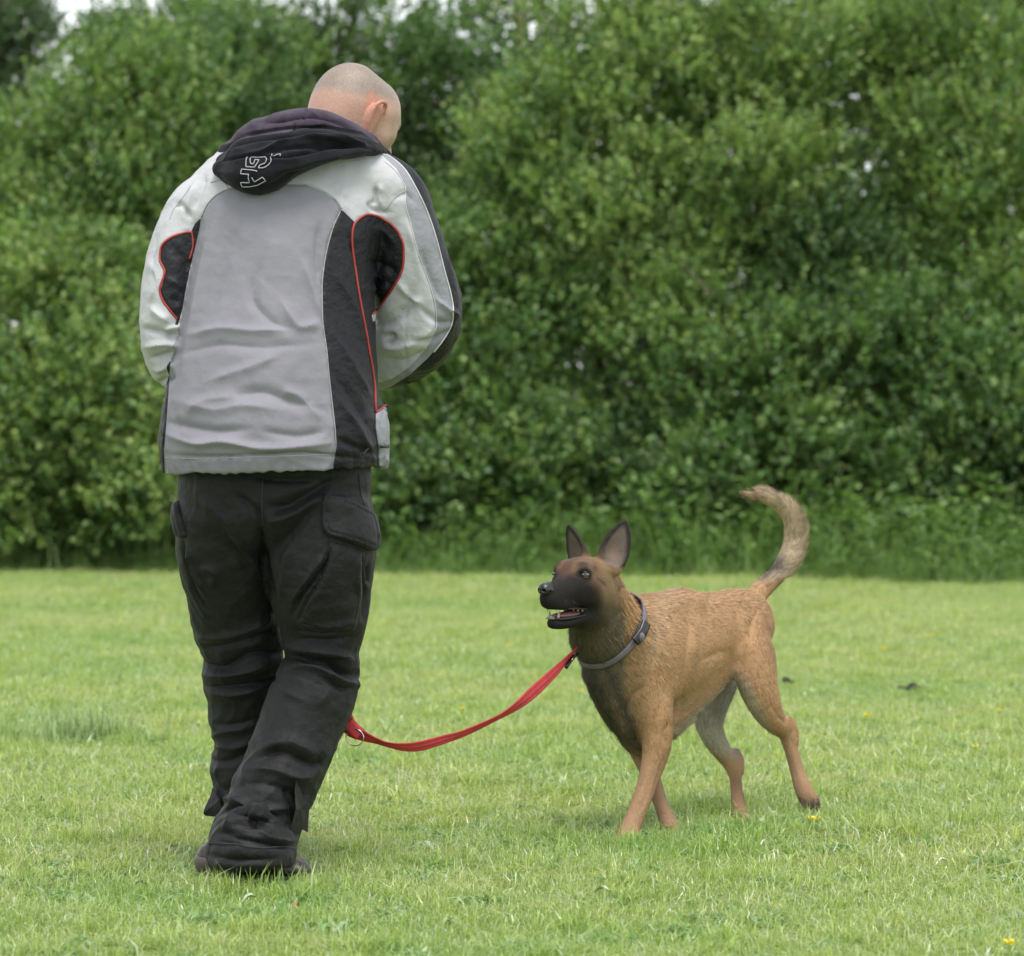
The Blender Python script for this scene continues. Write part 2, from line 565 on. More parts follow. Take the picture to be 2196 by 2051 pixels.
GCOL = [(0.39, 0.485, 0.140, 5), (0.47, 0.55, 0.175, 4), (0.28, 0.39, 0.105, 2.4), (0.50, 0.55, 0.31, 1.8), (0.60, 0.61, 0.48, 1.2)]  # the palest tones put the turf's white sparkle into the blade colour
grass_m = mat('grass_blade', attr='col', rough=0.30, spec=0.9, patchy=1.0, trans=0.42, tcol=(1.1, 1.15, 0.75))
vs = []
for i in range(8):
    V, T, C = blades(5600, 0.62, 0.031, 0.013, 0.85, 0.0029, 100 + i, GCOL)
    r = np.random.default_rng(300 + i)
    tt = []
    for k in range(r.integers(1, 4)):                         # a few longer tufts in each patch
        c = r.uniform(-0.24, 0.24, 2)
        b = np.zeros((130, 3)); b[:, :2] = c + r.normal(0, 0.028, (130, 2))
        tt.append(blades(130, 0, 0.050, 0.016, 0.6, 0.0030, 500 + i * 9 + k, GCOL[:3], base=b))
    for k in range(3):                                        # low broad weeds and clover
        c = r.uniform(-0.26, 0.26, 2); m_ = 46
        b = np.zeros((m_, 3)); b[:, :2] = c + r.normal(0, 0.030, (m_, 2)); b[:, 2] = 0.012
        tt.append(blades(m_, 0, 0.022, 0.006, 1.3, 0.011, 900 + i * 9 + k, [(0.22, 0.37, 0.12, 2), (0.30, 0.44, 0.17, 2), (0.46, 0.54, 0.34, .6)], base=b))
    Vx, Tx = merge([(V, T)] + [(a, b_) for a, b_, _ in tt]); Cx_ = np.vstack([C] + [c_ for _, _, c_ in tt])
    vs.append((Vx, Tx, Cx_))
gp = []
for y in np.arange(4.2, 21.4, 0.43):
    hw = 1.0 + y * 0.155 + 0.9
    for x in np.arange(-hw, hw, 0.43):
        gp.append((x + rng.uniform(-.05, .05), y + rng.uniform(-.05, .05)))
gp = np.array(gp)
gp = np.column_stack([gp, ground_z(gp[:, 0], gp[:, 1])])
gs = np.clip(1.02 + 0.22 * noise(gp, 0.9, 5) + rng.uniform(-0.08, 0.08, len(gp)), 0.92, 1.4)
grass = scatter('grass', vs, gp, rng.uniform(0, 6.28, len(gp)), gs, rng.integers(0, 8, len(gp)), grass_m)
tag(grass, 'short bright green meadow grass covering the whole field', 'grass', 'stuff')

# ---- undergrowth along the foot of the hedge ------------------------
def leafy(n, seed, hmean, cols):
    r = np.random.default_rng(seed)
    Vs, Ts, Cs, b = [], [], [], 0
    for i in range(n):
        x, y = r.uniform(-0.3, 0.3, 2); h = r.uniform(0.5, 1.3) * hmean
        lx, ly = r.normal(0, 0.12, 2) * h
        m = int(8 + h * 30)
        t = r.uniform(0.1, 1, m); az = r.uniform(0, 6.28, m)
        P = np.stack([x + lx * t, y + ly * t, h * t], 1)
        D = np.stack([np.cos(az), np.sin(az), r.uniform(-0.3, 0.7, m)], 1); D = norm(D)
        S = norm(np.cross(D, [0, 0, 1.0])); l = r.uniform(0.025, 0.055, m)[:, None]; wd = l * r.uniform(0.16, 0.3, (m, 1))
        V = np.stack([P, P + D * l * 0.5 + S * wd, P + D * l, P + D * l * 0.5 - S * wd], 1)
        V[:, 1, 2] += 0.005; V[:, 3, 2] += 0.005
        o = np.arange(m)[:, None] * 4 + b
        Vs.append(V.reshape(-1, 3)); Ts.append(np.vstack([o + [0, 1, 2], o + [0, 2, 3]])); b += 4 * m
        c = np.array(cols)[r.integers(0, len(cols), m)] * r.uniform(0.7, 1.3, (m, 1))
        Cs.append(np.repeat(c, 4, 0))
    return np.vstack(Vs), np.vstack(Ts), np.vstack(Cs)
leaf_m = mat('leaf', attr='col', rough=0.45, spec=0.6, trans=0.38, tcol=(1.1, 1.2, 0.6))
UC = [(0.11, 0.20, 0.06), (0.155, 0.27, 0.08), (0.22, 0.335, 0.11)]
uv = []
for i in range(5):
    V1, T1, C1 = leafy(70, 700 + i, 0.24, UC)
    V2, T2, C2 = blades(500, 0.7, 0.15, 0.06, 0.65, 0.006, 720 + i, [(0.22, 0.34, 0.10, 2), (0.17, 0.28, 0.08, 2), (0.33, 0.42, 0.18, 1)])
    V, T = merge([(V1, T1), (V2, T2)]); uv.append((V, T, np.vstack([C1, C2])))
def hedge_y(x):
    """where the lawn ends"""
    return 19.95 - 0.20 * x + 0.12 * np.sin(x * 2.1)
up = []
for row, sc in ((0.0, 0.45), (0.22, 0.7), (0.5, 1.1), (0.8, 1.6), (1.1, 1.9)):
    for x in np.arange(-5.2, 5.2, 0.33):
        y = hedge_y(x) + row + rng.uniform(-.06, .1)
        up.append((x + rng.uniform(-.1, .1), y, 0, sc * rng.uniform(0.55, 1.25)))
up = np.array(up)
tag(scatter('undergrowth', uv, up[:, :3], rng.uniform(0, 6.28, len(up)), up[:, 3], rng.integers(0, 5, len(up)), leaf_m),
    'low band of nettles and rough grass along the foot of the hedge', 'undergrowth', 'stuff')

# ---- shrubs and trees ----------------------------------------------
bark_m = mat('bark', (0.10, 0.085, 0.06), 0.9, var=0.4, vscale=12, bump=0.006, bscale=60)
twig_m = mat('bare_twig', (0.22, 0.17, 0.12), 0.85, var=0.3, vscale=20)

def leaves(P, D, seed, size, cols, per=13, spread=0.5, shoot=0.2, simple=True):
    """shoots of leaves: base points P, directions D"""
    r = np.random.default_rng(seed); n = len(P)
    L = r.uniform(0.6, 1.3, n) * shoot
    t = (np.arange(per) + 0.6) / per
    pos = P[:, None] + D[:, None] * (L[:, None] * t[None])[:, :, None]
    bend = np.array([0, 0, 1.0]) * (L[:, None] * t[None] ** 2)[:, :, None] * 0.25
    pos = (pos + bend).reshape(-1, 3)
    DD = np.repeat(D, per, 0)
    a = norm(r.normal(size=(n * per, 3)))
    side = norm(a - DD * (a * DD).sum(1, keepdims=True))
    ld = norm(DD * r.uniform(0.2, 0.9, (n * per, 1)) + side * r.uniform(0.5, 1.0, (n * per, 1)) + np.array([0, 0, -0.12]))
    up_ = norm(np.array([0, 0, 1.0]) + r.normal(0, 0.55, (n * per, 3)))
    s = norm(np.cross(ld, up_)); nn = np.cross(s, ld)
    l = (size * 0.66 * r.uniform(0.5, 1.35, (n * per, 1))); wd = l * r.uniform(0.30, 0.48, (n * per, 1))
    V = np.stack([pos, pos + ld * l * 0.35 + s * wd + nn * l * 0.08, pos + ld * l * 0.75 + s * wd * 0.7 + nn * l * 0.05, pos + ld * l,
                  pos + ld * l * 0.75 - s * wd * 0.7 + nn * l * 0.05, pos + ld * l * 0.35 - s * wd + nn * l * 0.08], 1).reshape(-1, 3)
    o = np.arange(n * per)[:, None] * 6
    T = np.vstack([o + [0, 1, 2], o + [0, 2, 3], o + [0, 3, 4], o + [0, 4, 5]])
    cols = np.array(cols)
    pick = np.clip(((fbm(P, 1.6, seed, 2) * 0.9 + 0.5) * len(cols) + r.normal(0, 0.9, n)).astype(int), 0, len(cols) - 1)
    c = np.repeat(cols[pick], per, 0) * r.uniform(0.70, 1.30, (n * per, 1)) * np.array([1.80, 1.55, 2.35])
    c[:, 0] *= r.uniform(0.85, 1.25, len(c))
    if simple:
        V = V.reshape(-1, 6, 3)[:, [0, 1, 3, 5]].reshape(-1, 3); o = np.arange(n * per)[:, None] * 4
        return V, np.vstack([o + [0, 1, 2], o + [0, 2, 3]]), np.repeat(c, 4, 0)
    return V, T, np.repeat(c, 6, 0)

tri_count = 0
def plant(name, base, lobes, nshoot, size, cols, label, cat, seed, front=0.75, trunk_r=0.05, limbs=7, shoot=0.15, trunk_top=None, bare=None, group=None, simple=True):
    """lobes: (x, y, z, rx, ry, rz) of the crown masses"""
    r = np.random.default_rng(seed)
    e = empty(name, base, label, cat, group)
    lobes = np.array(lobes, float)
    area = lobes[:, 3] * lobes[:, 5]
    # every crown mass carries many smaller clumps, which stand out into the light
    sub = []
    for lb in lobes:
        for k in range(int(16 + 55 * lb[3] * lb[5])):
            d = norm(r.normal(size=3)); d[1] = -abs(d[1]) if r.random() < 0.8 else d[1]
            q = r.uniform(0.62, 1.05)
            rr = r.uniform(0.10, 0.24)
            sub.append((*(lb[:3] + d * lb[3:] * q), rr * r.uniform(1, 1.5), rr, rr * r.uniform(0.7, 1.2)))
    sub = np.array(sub); wgt = sub[:, 3] * sub[:, 5]
    pk = r.choice(len(sub), int(nshoot * 1.95), p=wgt / wgt.sum())
    Lb = sub[pk]
    d = norm(r.normal(size=(len(pk), 3)) + np.array([0, -0.25, 0.25]))
    flip = (d[:, 1] > 0.15) & (r.random(len(pk)) < front)
    d[flip, 1] *= -1
    P = Lb[:, :3] + d * Lb[:, 3:] * np.clip(1 - np.abs(r.normal(0, 0.3, len(pk))), 0.1, 1)[:, None]
    keep = P[:, 2] > 0.12
    P = P[keep]; d = d[keep]
    D = norm(d * 0.6 + norm(P - (np.array(base) + [0, 0.4, 0.6])) * 0.7 + np.array([0, -0.1, 0.2]) + r.normal(0, 0.40, d.shape))
    V, T, C = leaves(P, D, seed + 1, size, cols, shoot=shoot, simple=simple)
    c = build('crown', V, T, leaf_m, e, attrs=dict(col=C), smooth=False)
    c['kind'] = 'stuff'
    # trunk and limbs
    b = np.array(base, float); parts = []
    top = np.array(trunk_top) if trunk_top is not None else b + [0, 0, lobes[:, 2].mean() * 0.7]
    tp = np.array([b - [0, 0, 0.1], b * 0.6 + top * 0.4 + r.normal(0, 0.05, 3), top])
    TP = catmull(tp, 5)
    Vt, Tt = tube(TP, np.linspace(trunk_r, trunk_r * 0.55, len(TP)), 8)
    build('trunk', Vt, Tt, bark_m, e)
    for i in range(limbs):
        lb = lobes[i % len(lobes)]
        s = TP[r.integers(2, len(TP))]
        en = lb[:3] + r.normal(0, 0.45, 3) * lb[3:]
        md = (s + en) / 2 + r.normal(0, 0.12, 3) + [0, 0, 0.1]
        Pp = catmull([s, md, en], 5)
        parts.append(tube(Pp, np.linspace(trunk_r * 0.5, 0.008, len(Pp)), 6))
    if parts:
        Vl, Tl = merge(parts); o = build('limbs', Vl, Tl, bark_m, e); 
    for bb in bare or []:
        Pp = catmull(bb[0], 4)
        Vb, Tb = tube(Pp, np.linspace(bb[1], bb[1] * 0.5, len(Pp)), 6)
        build('branch', Vb, Tb, twig_m, e)
    return e

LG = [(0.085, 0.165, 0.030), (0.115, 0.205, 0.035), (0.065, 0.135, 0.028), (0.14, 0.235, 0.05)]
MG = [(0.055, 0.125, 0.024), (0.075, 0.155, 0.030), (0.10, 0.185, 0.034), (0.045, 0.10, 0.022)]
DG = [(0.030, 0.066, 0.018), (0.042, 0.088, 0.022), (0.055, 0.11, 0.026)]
def L(px, py, Y, rx, rz, ry=0.7):
    """crown mass centred where the photo shows it; radii in photo pixels (x, z) and metres (depth)"""
    c = W(px, py, Y); s = Y / F
    return (c[0], c[1], c[2], rx * s, ry, rz * s)
def at(px, Y):
    x = (px - CX) * Y / F
    return (x, Y, 0.0)

# lit masses stand forward, hollows between them fall back into shade
plant('hazel_shrub', at(150, 21.6), [L(60, 720, 21.3, 190, 200), L(230, 880, 21.1, 190, 190), L(60, 1010, 21.0, 230, 190), L(330, 1060, 21.0, 200, 140), L(-170, 900, 21.5, 200, 300), L(210, 700, 21.6, 150, 170)],
      3300, 0.056, LG, 'broad leafy shrub behind the man\'s left elbow, down to the lawn', 'shrub', 11)
plant('hawthorn_bush', at(300, 22.8), [L(140, 340, 22.5, 180, 170), L(330, 275, 22.6, 190, 150), L(90, 500, 22.3, 150, 130), L(300, 400, 22.4, 130, 90), L(480, 200, 22.9, 130, 120), L(200, 600, 22.3, 150, 100)],
      3000, 0.050, LG + MG, 'tall bright green bush at the upper left, below the bright sky gaps', 'bush', 12, trunk_top=(-2.3, 22.8, 2.0))
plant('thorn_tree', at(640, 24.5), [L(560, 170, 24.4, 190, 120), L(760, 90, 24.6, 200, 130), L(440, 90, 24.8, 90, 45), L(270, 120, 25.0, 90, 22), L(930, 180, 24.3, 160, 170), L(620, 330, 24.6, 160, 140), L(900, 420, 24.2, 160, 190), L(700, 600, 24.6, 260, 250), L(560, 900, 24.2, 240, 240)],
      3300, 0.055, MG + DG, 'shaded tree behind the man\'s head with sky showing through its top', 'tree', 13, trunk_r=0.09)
plant('elder_bush', at(1010, 21.9), [L(1010, 560, 21.7, 130, 150), L(980, 800, 21.5, 130, 160), L(1080, 940, 21.3, 170, 160), L(900, 1030, 21.3, 150, 130), L(1130, 720, 21.6, 150, 170), L(1210, 1000, 21.3, 150, 130)],
      2600, 0.052, MG, 'medium green bush directly behind the man\'s right elbow', 'bush', 14, bare=[([W(1010, 1050, 20.75), W(1022, 1075, 20.7), W(1030, 1100, 20.7)], 0.018)])
plant('willow_tree', at(1420, 22.5), [L(1180, 330, 22.0, 150, 190), L(1330, 170, 22.0, 190, 200), L(1520, 120, 22.1, 210, 200), L(1330, 480, 21.7, 200, 180), L(1550, 380, 21.8, 200, 190), L(1760, 210, 22.2, 210, 230), L(1420, 700, 21.6, 200, 170), L(1240, 560, 21.9, 130, 130)],
      4600, 0.050, LG, 'large domed yellow-green willow filling the top of the picture right of centre', 'tree', 15, trunk_r=0.11, trunk_top=(1.0, 22.5, 2.4), limbs=12,
      bare=[([W(1455, 555, 21.0), W(1490, 595, 20.95), W(1528, 632, 20.95)], 0.012)])
plant('sallow_bush', at(1650, 21.8), [L(1560, 880, 21.3, 190, 170), L(1740, 780, 21.4, 180, 170), L(1700, 980, 21.2, 190, 150), L(1430, 1010, 21.2, 170, 140), L(1810, 600, 21.8, 160, 150), L(1600, 650, 21.9, 160, 130)],
      3300, 0.052, MG, 'dark lower bush behind the dog\'s raised tail', 'bush', 16, bare=[([W(1815, 1085, 20.75), W(1850, 1130, 20.7), W(1888, 1172, 20.65)], 0.014), ([W(1850, 945, 20.9), W(1920, 938, 20.9), W(1960, 942, 20.95)], 0.010)])
plant('birch_tree', at(2080, 22.4), [L(1960, 130, 22.2, 170, 180), L(2140, 260, 21.9, 190, 200), L(2060, 480, 21.8, 190, 180), L(2200, 620, 21.7, 180, 200), L(2150, 40, 22.6, 180, 110), L(2330, 300, 22.2, 200, 330), L(2000, 330, 22.0, 150, 150)],
      3300, 0.050, LG, 'light green tree in the top right corner', 'tree', 17, trunk_r=0.09, trunk_top=(2.9, 22.4, 2.2))
plant('dogwood_bush', at(2080, 21.6), [L(1980, 760, 21.4, 160, 160), L(2120, 880, 21.1, 170, 180), L(1970, 980, 21.1, 160, 150), L(2230, 1020, 21.0, 180, 180), L(2090, 1080, 21.0, 170, 110), L(2330, 800, 21.2, 170, 220)],
      3000, 0.052, MG, 'dense bush at the right edge of the picture, above the lawn', 'bush', 18)
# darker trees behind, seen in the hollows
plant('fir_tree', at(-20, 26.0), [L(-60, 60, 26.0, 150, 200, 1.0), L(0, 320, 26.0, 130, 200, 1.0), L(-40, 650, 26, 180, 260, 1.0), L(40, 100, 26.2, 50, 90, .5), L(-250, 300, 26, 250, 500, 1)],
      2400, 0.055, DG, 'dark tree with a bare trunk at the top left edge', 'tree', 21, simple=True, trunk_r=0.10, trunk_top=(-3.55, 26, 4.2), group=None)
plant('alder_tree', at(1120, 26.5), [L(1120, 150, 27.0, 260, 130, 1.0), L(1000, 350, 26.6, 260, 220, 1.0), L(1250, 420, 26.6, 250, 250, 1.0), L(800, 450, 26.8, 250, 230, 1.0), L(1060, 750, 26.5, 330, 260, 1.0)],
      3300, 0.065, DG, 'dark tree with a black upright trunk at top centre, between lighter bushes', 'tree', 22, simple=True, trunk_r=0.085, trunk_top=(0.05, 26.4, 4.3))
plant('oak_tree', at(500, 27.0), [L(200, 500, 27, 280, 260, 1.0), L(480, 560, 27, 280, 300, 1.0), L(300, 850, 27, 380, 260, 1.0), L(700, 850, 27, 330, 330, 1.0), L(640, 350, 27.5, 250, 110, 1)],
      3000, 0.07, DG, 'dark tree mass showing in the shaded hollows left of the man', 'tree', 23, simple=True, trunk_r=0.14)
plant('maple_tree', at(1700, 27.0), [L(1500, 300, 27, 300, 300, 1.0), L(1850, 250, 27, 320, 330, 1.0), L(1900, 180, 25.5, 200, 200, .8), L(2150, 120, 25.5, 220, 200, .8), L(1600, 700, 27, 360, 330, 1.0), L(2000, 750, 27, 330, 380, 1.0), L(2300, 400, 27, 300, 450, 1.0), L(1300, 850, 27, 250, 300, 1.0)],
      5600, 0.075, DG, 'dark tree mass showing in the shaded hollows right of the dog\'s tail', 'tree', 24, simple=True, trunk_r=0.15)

# ---- small plants on the lawn -----------------------------------------
petal_m = mat('buttercup_petal', (0.80, 0.62, 0.02), 0.35, trans=0.25)
stem_m = mat('flower_stem', (0.16, 0.28, 0.05), 0.6)
def ground_at(px, py):
    Y = CZ * F / (py - HY)
    x = (px - CX) * Y / F
    return np.array([x, Y, float(ground_z(np.array([x]), np.array([Y]))[0])])
def buttercup(px, py, label, size=1.0, seed=0):
    r = np.random.default_rng(seed)
    b = ground_at(px, py + 32); h = 0.042 + 0.012 * r.random()
    e = empty('buttercup', b, label, 'flower', 'buttercups in the lawn')
    top = b + [r.normal(0, 0.004), r.normal(0, 0.004), h]
    V, T = tube(catmull([b, (b + top) / 2 + r.normal(0, 0.003, 3), top], 3), 0.0012, 5)
    build('stem', V, T, stem_m, e)
    base = r.uniform(0, 6)
    for k in range(5):
        a = base + k * 2 * math.pi / 5
        d = np.array([math.cos(a), math.sin(a), 0]); s = np.array([-d[1], d[0], 0]); z = np.array([0, 0, 1])
        R = 0.0115 * size
        Vp = np.array([top, top + d * R * .5 + s * R * .45 + z * R * .30, top + d * R + s * R * .35 + z * R * .75, top + d * R * 1.05 + z * R * .72,
                       top + d * R - s * R * .35 + z * R * .75, top + d * R * .5 - s * R * .45 + z * R * .30])
        build('petal', Vp, np.array([(0, 1, 2), (0, 2, 3), (0, 3, 4), (0, 4, 5)]), petal_m, e)
for i, (px, py, lb, sz) in enumerate([
        (1750, 1767, 'bright yellow buttercup below the dog\'s lifted hind paw', 1.3),
        (1858, 1537, 'yellow buttercup in the grass to the right of the dog\'s hocks', 1.1),
        (1899, 1393, 'yellow buttercup far off, level with the dog\'s flank', 1.1),
        (1992, 1362, 'yellow buttercup farthest off towards the hedge on the right', 1.0),
        (2092, 1600, 'yellow buttercup low in the grass farther right than the dark clod', 0.9),
        (2168, 2042, 'yellow buttercup in the bottom right corner', 1.1),
        (2138, 1526, 'small yellow buttercup near the right edge, beyond the dark clod', 0.8),
        (992, 1517, 'yellow buttercup seen just above the sagging red leash', 1.0),
        (1091, 1378, 'yellow buttercup seen between the man\'s thigh and the dog\'s muzzle', 1.0),
        (1243, 1475, 'yellow buttercup close to the dog\'s chest, right of the leash clip', 0.9)]):
    buttercup(px, py, lb, sz, 40 + i)

def curled_leaf(name, px, py, L_, Wd, color, label, cat, seed, az, tilt=0.25, m=None):
    r = np.random.default_rng(seed); b = ground_at(px, py + 20) + [0, 0, 0.024]; L_ *= 0.75; Wd *= 0.6
    n = 7; t = np.linspace(-1, 1, n); V = []
    d = np.array([math.cos(az), math.sin(az) * 0.8, tilt]); s = np.array([-d[1], d[0], 0.1])
    for i, a in enumerate(t):
        wv = Wd * (1 - a * a) ** 0.6 + 0.0006
        c = b + d * L_ * a / 2 + np.array([0, 0, 0.006 * math.cos(a * 2.2)])
        for q in (-1, -0.5, 0, 0.5, 1):
            V.append(c + s * wv * q / 2 + np.array([0, 0, abs(q) * wv * 0.45]) + r.normal(0, 0.0006, 3))
    Q = [(i * 5 + k, i * 5 + k + 1, (i + 1) * 5 + k + 1, (i + 1) * 5 + k) for i in range(n - 1) for k in range(4)]
    o = build(name, np.array(V), np.array(Q), m or mat(name + '_colour', color, 0.6, var=0.3, vscale=200))
    tag(o, label, cat)
curled_leaf('fallen_leaf', 112, 1472, 0.05, 0.022, (0.45, 0.20, 0.07), 'small orange brown leaf lying in the grass at the far left', 'leaf', 1, 0.2)
curled_leaf('fallen_leaf', 636, 1949, 0.028, 0.016, (0.36, 0.16, 0.06), 'rust brown leaf scrap in the grass in front of the man\'s shoe', 'leaf', 2, 1.1)
curled_leaf('fallen_leaf', 2020, 1845, 0.045, 0.015, (0.62, 0.60, 0.50), 'pale dry leaf lying in the grass at the lower right', 'leaf', 3, 0.3)
curled_leaf('fallen_leaf', 1634, 1808, 0.048, 0.008, (0.62, 0.66, 0.60), 'narrow whitish blade lying below the dog\'s belly', 'leaf', 4, 1.0, 0.9)
curled_leaf('fallen_leaf', 825, 1817, 0.03, 0.008, (0.66, 0.70, 0.58), 'thin pale leaf in the grass right of the trouser cuff', 'leaf', 5, 2.0, -0.5)
# broad plantain leaves near the shoe
pale_m = mat('downy_leaf', (0.34, 0.42, 0.26), 0.55, var=0.2, vscale=150)
for i, (px, py, lb) in enumerate([(535, 1935, 'pale ribbed leaf in the grass just below the man\'s shoe'), (257, 1842, 'grey green feathery leaf on the lawn left of the shoe'),
                                  (305, 1905, 'pale folded leaf on the lawn below left of the shoe'), (960, 1985, 'pale leaf in the grass at the bottom middle'), (1290, 1912, 'pale arched leaf in the grass below the dog\'s front paw')]):
    curled_leaf('weed_leaf', px, py, 0.055, 0.022, None, lb, 'leaf', 60 + i, 0.5 + i * 1.3, 0.2, pale_m)

# darker grass tussock on the left, clods on the right
def tussock(name, px, py, n, spread, h, label, cat, seed, cols, lean=0.35):
    r = np.random.default_rng(seed); b = ground_at(px, py)
    B = np.zeros((n, 3)); B[:, :2] = r.normal(0, spread, (n, 2)) * [1.5, 1]; B += b
    V, T, C = blades(n, 0, h, h * 0.3, lean, 0.0035, seed, cols, base=B)
    o = build(name, V, T, grass_m, attrs=dict(col=C), smooth=False)
    tag(o, label, cat); o['kind'] = 'stuff'
tussock('grass_tussock', 168, 1600, 420, 0.060, 0.120, 'taller tuft of darker grass stalks on the lawn at the left', 'grass tuft', 31, [(0.36, 0.46, 0.20, 3), (0.48, 0.54, 0.33, 2), (0.14, 0.19, 0.09, 0.9)])
tussock('grass_tussock', 330, 1815, 160, 0.05, 0.06, 'tuft of fresh long grass left of the trouser cuffs', 'grass tuft', 32, GCOL[:3])
tussock('grass_tussock', 1440, 1838, 200, 0.07, 0.050, 'tuft of deep green grass around the dog\'s front paws', 'grass tuft', 33, [(0.22, 0.37, 0.09, 2), (0.30, 0.45, 0.13, 2)])
tussock('grass_tussock', 1565, 1800, 200, 0.045, 0.055, 'tuft of deep green grass around the dog\'s planted hind paw', 'grass tuft', 34, [(0.20, 0.34, 0.09, 2), (0.28, 0.42, 0.12, 2)])
tussock('grass_tussock', 560, 1925, 200, 0.08, 0.055, 'tuft of green grass against the sole of the shoe', 'grass tuft', 35, GCOL[:4])
clod_m = mat('dark_clod', (0.035, 0.035, 0.025), 0.95, var=0.4, vscale=80, bump=0.004, bscale=150)
def clod(px, py, pts, label, seed):
    r = np.random.default_rng(seed); b = ground_at(px, py + 14) + [0, 0, 0.03]
    pr = []
    for (dx, dz, rr) in pts:
        V, T = ellipsoid(b + [dx, r.normal(0, 0.01), dz], np.eye(3), np.array([rr * 1.5, rr, rr]), 10, 7)
        V = V + (noise(V, 120, seed)[:, None] * rr * 0.4) * norm(V - b)
        pr.append((V, T))
    V, T = merge(pr); tag(build('clod', V, T, clod_m), label, 'clod')
clod(1955, 1480, [(-.035, 0, .008), (-.015, .003, .009), (.003, .012, .009), (.018, .002, .010), (.036, 0, .007), (.05, .001, .005)], 'low dark clod of dug soil on the lawn at the right', 3)
clod(1690, 1465, [(-.008, .008, .010), (.010, -.002, .009)], 'small dark clod just behind the dog\'s rump', 4)
# ================================================================== THE MAN
MY = 8.0                                    # he stands 8 m away
S_ = MY / F                                 # metres per photo pixel there
man = empty('person', (W(545, 1895, MY)[0], MY, 0.0), 'man seen from behind in grey and white jacket and black cargo trousers, head bowed', 'person')

def rows(lst, Y0=MY):
    """rows px, py, depth offset, half width in px, half depth in m"""
    out = []
    for px, py, dy, a, b in lst:
        c = W(px, py, Y0 + dy); out.append((c[0], c[1], c[2], a * (Y0 + dy) / F, b))
    return out
X_ = (1, 0, 0)

# ---- head, neck, trunk, arms and hands: one body ------------------------
hc = W(763, 239, MY + 0.20)
yaw, pit = math.radians(50), math.radians(27)
hf = np.array([math.sin(yaw) * math.cos(pit), math.cos(yaw) * math.cos(pit), -math.sin(pit)])
hr = np.array([math.cos(yaw), -math.sin(yaw), 0.0])
hu = np.cross(hr, hf)
HM = np.array([hf, -hr, hu])               # local axes: x forward, y left, z up
def H(x, y, z):
    return hc + np.array([x, y, z]) @ HM
def hs_(rows_, hint=(0, 1, 0), **k):
    R = [(*H(*r[:3]), r[3], r[4]) for r in rows_]
    return Stroke(R, np.array(hint) @ HM, **k)
bf = Field((-0.70, 7.72, 0.86), (0.02, 8.72, 1.80), 0.0036)
# cranium, face
bf.add(hs_([(-0.030, 0, 0.008, 0.083, 0.088), (0.030, 0, 0.010, 0.078, 0.082)], n=1, cap=0.92), 0.02)
bf.add(hs_([(0.02, 0, -0.01, 0.066, 0.07), (0.045, 0, -0.05, 0.058, 0.055), (0.06, 0, -0.095, 0.040, 0.036)], n=3, cap=0.7), 0.03)
bf.add(hs_([(0.00, 0, -0.05, 0.066, 0.04), (0.03, 0, -0.085, 0.056, 0.035)], n=3), 0.03)                    # jaw
bf.add(hs_([(0.092, 0.028, 0.006, 0.02, 0.010), (0.096, 0, 0.008, 0.018, 0.010), (0.092, -0.028, 0.006, 0.02, 0.010)], hint=(0, 0, 1), n=3), 0.02)   # brow
bf.add(hs_([(0.092, 0, -0.006, 0.009, 0.010), (0.108, 0, -0.026, 0.012, 0.011), (0.116, 0, -0.042, 0.016, 0.012)], n=3, cap=0.8), 0.012)              # nose
for sg in (1, -1):
    bf.add(hs_([(0.066, 0.040 * sg, -0.03, 0.022, 0.018), (0.05, 0.05 * sg, -0.045, 0.02, 0.018)], n=2), 0.03)      # cheekbones
    bf.sub(hs_([(0.102, 0.030 * sg, -0.010, 0.014, 0.009), (0.100, 0.034 * sg, -0.012, 0.014, 0.009)], n=1), 0.014)   # eye sockets
    bf.add(hs_([(0.084, 0.031 * sg, -0.012, 0.0125, 0.0125), (0.085, 0.031 * sg, -0.012, 0.0125, 0.0125)], n=1), 0.003)   # eyes
bf.add(hs_([(0.094, 0.022, -0.072, 0.007, 0.006), (0.103, 0, -0.069, 0.009, 0.006), (0.094, -0.022, -0.072, 0.007, 0.006)], hint=(1, 0, 0), n=3), 0.008)  # upper lip
bf.add(hs_([(0.092, 0.019, -0.080, 0.007, 0.006), (0.100, 0, -0.082, 0.009, 0.006), (0.092, -0.019, -0.080, 0.007, 0.006)], hint=(1, 0, 0), n=3), 0.006)  # lower lip
bf.add(hs_([(0.082, 0, -0.110, 0.020, 0.016), (0.078, 0, -0.112, 0.020, 0.016)], n=1), 0.02)                # chin
# ears
for sg in (1, -1):
    y0 = 0.076 * sg
    ear = [(-0.002, y0, -0.030), (-0.012, y0 + .010 * sg, -0.012), (-0.018, y0 + .018 * sg, 0.010), (-0.010, y0 + .021 * sg, 0.027), (0.006, y0 + .015 * sg, 0.031), (0.014, y0 + .004 * sg, 0.020)]
    ear = [(x_ * 1.15, y_, z_ * 1.3 - 0.024) for x_, y_, z_ in ear]
    bf.add(hs_([(*p, 0.0052, 0.0052) for p in ear], n=4), 0.003)
    bf.add(hs_([(0.000, y0 + .000 * sg, -0.052, 0.011, 0.0050), (-0.006, y0 + .006 * sg, -0.026, 0.017, 0.0044), (-0.004, y0 + .010 * sg, 0.000, 0.015, 0.004)], hint=(1, 0, 0), n=3), 0.004)
    bf.add(hs_([(0.001, y0 - .002 * sg, -0.058, 0.009, 0.0055), (0.004, y0 - .003 * sg, -0.068, 0.007, 0.005)], hint=(1, 0, 0), n=2), 0.005)
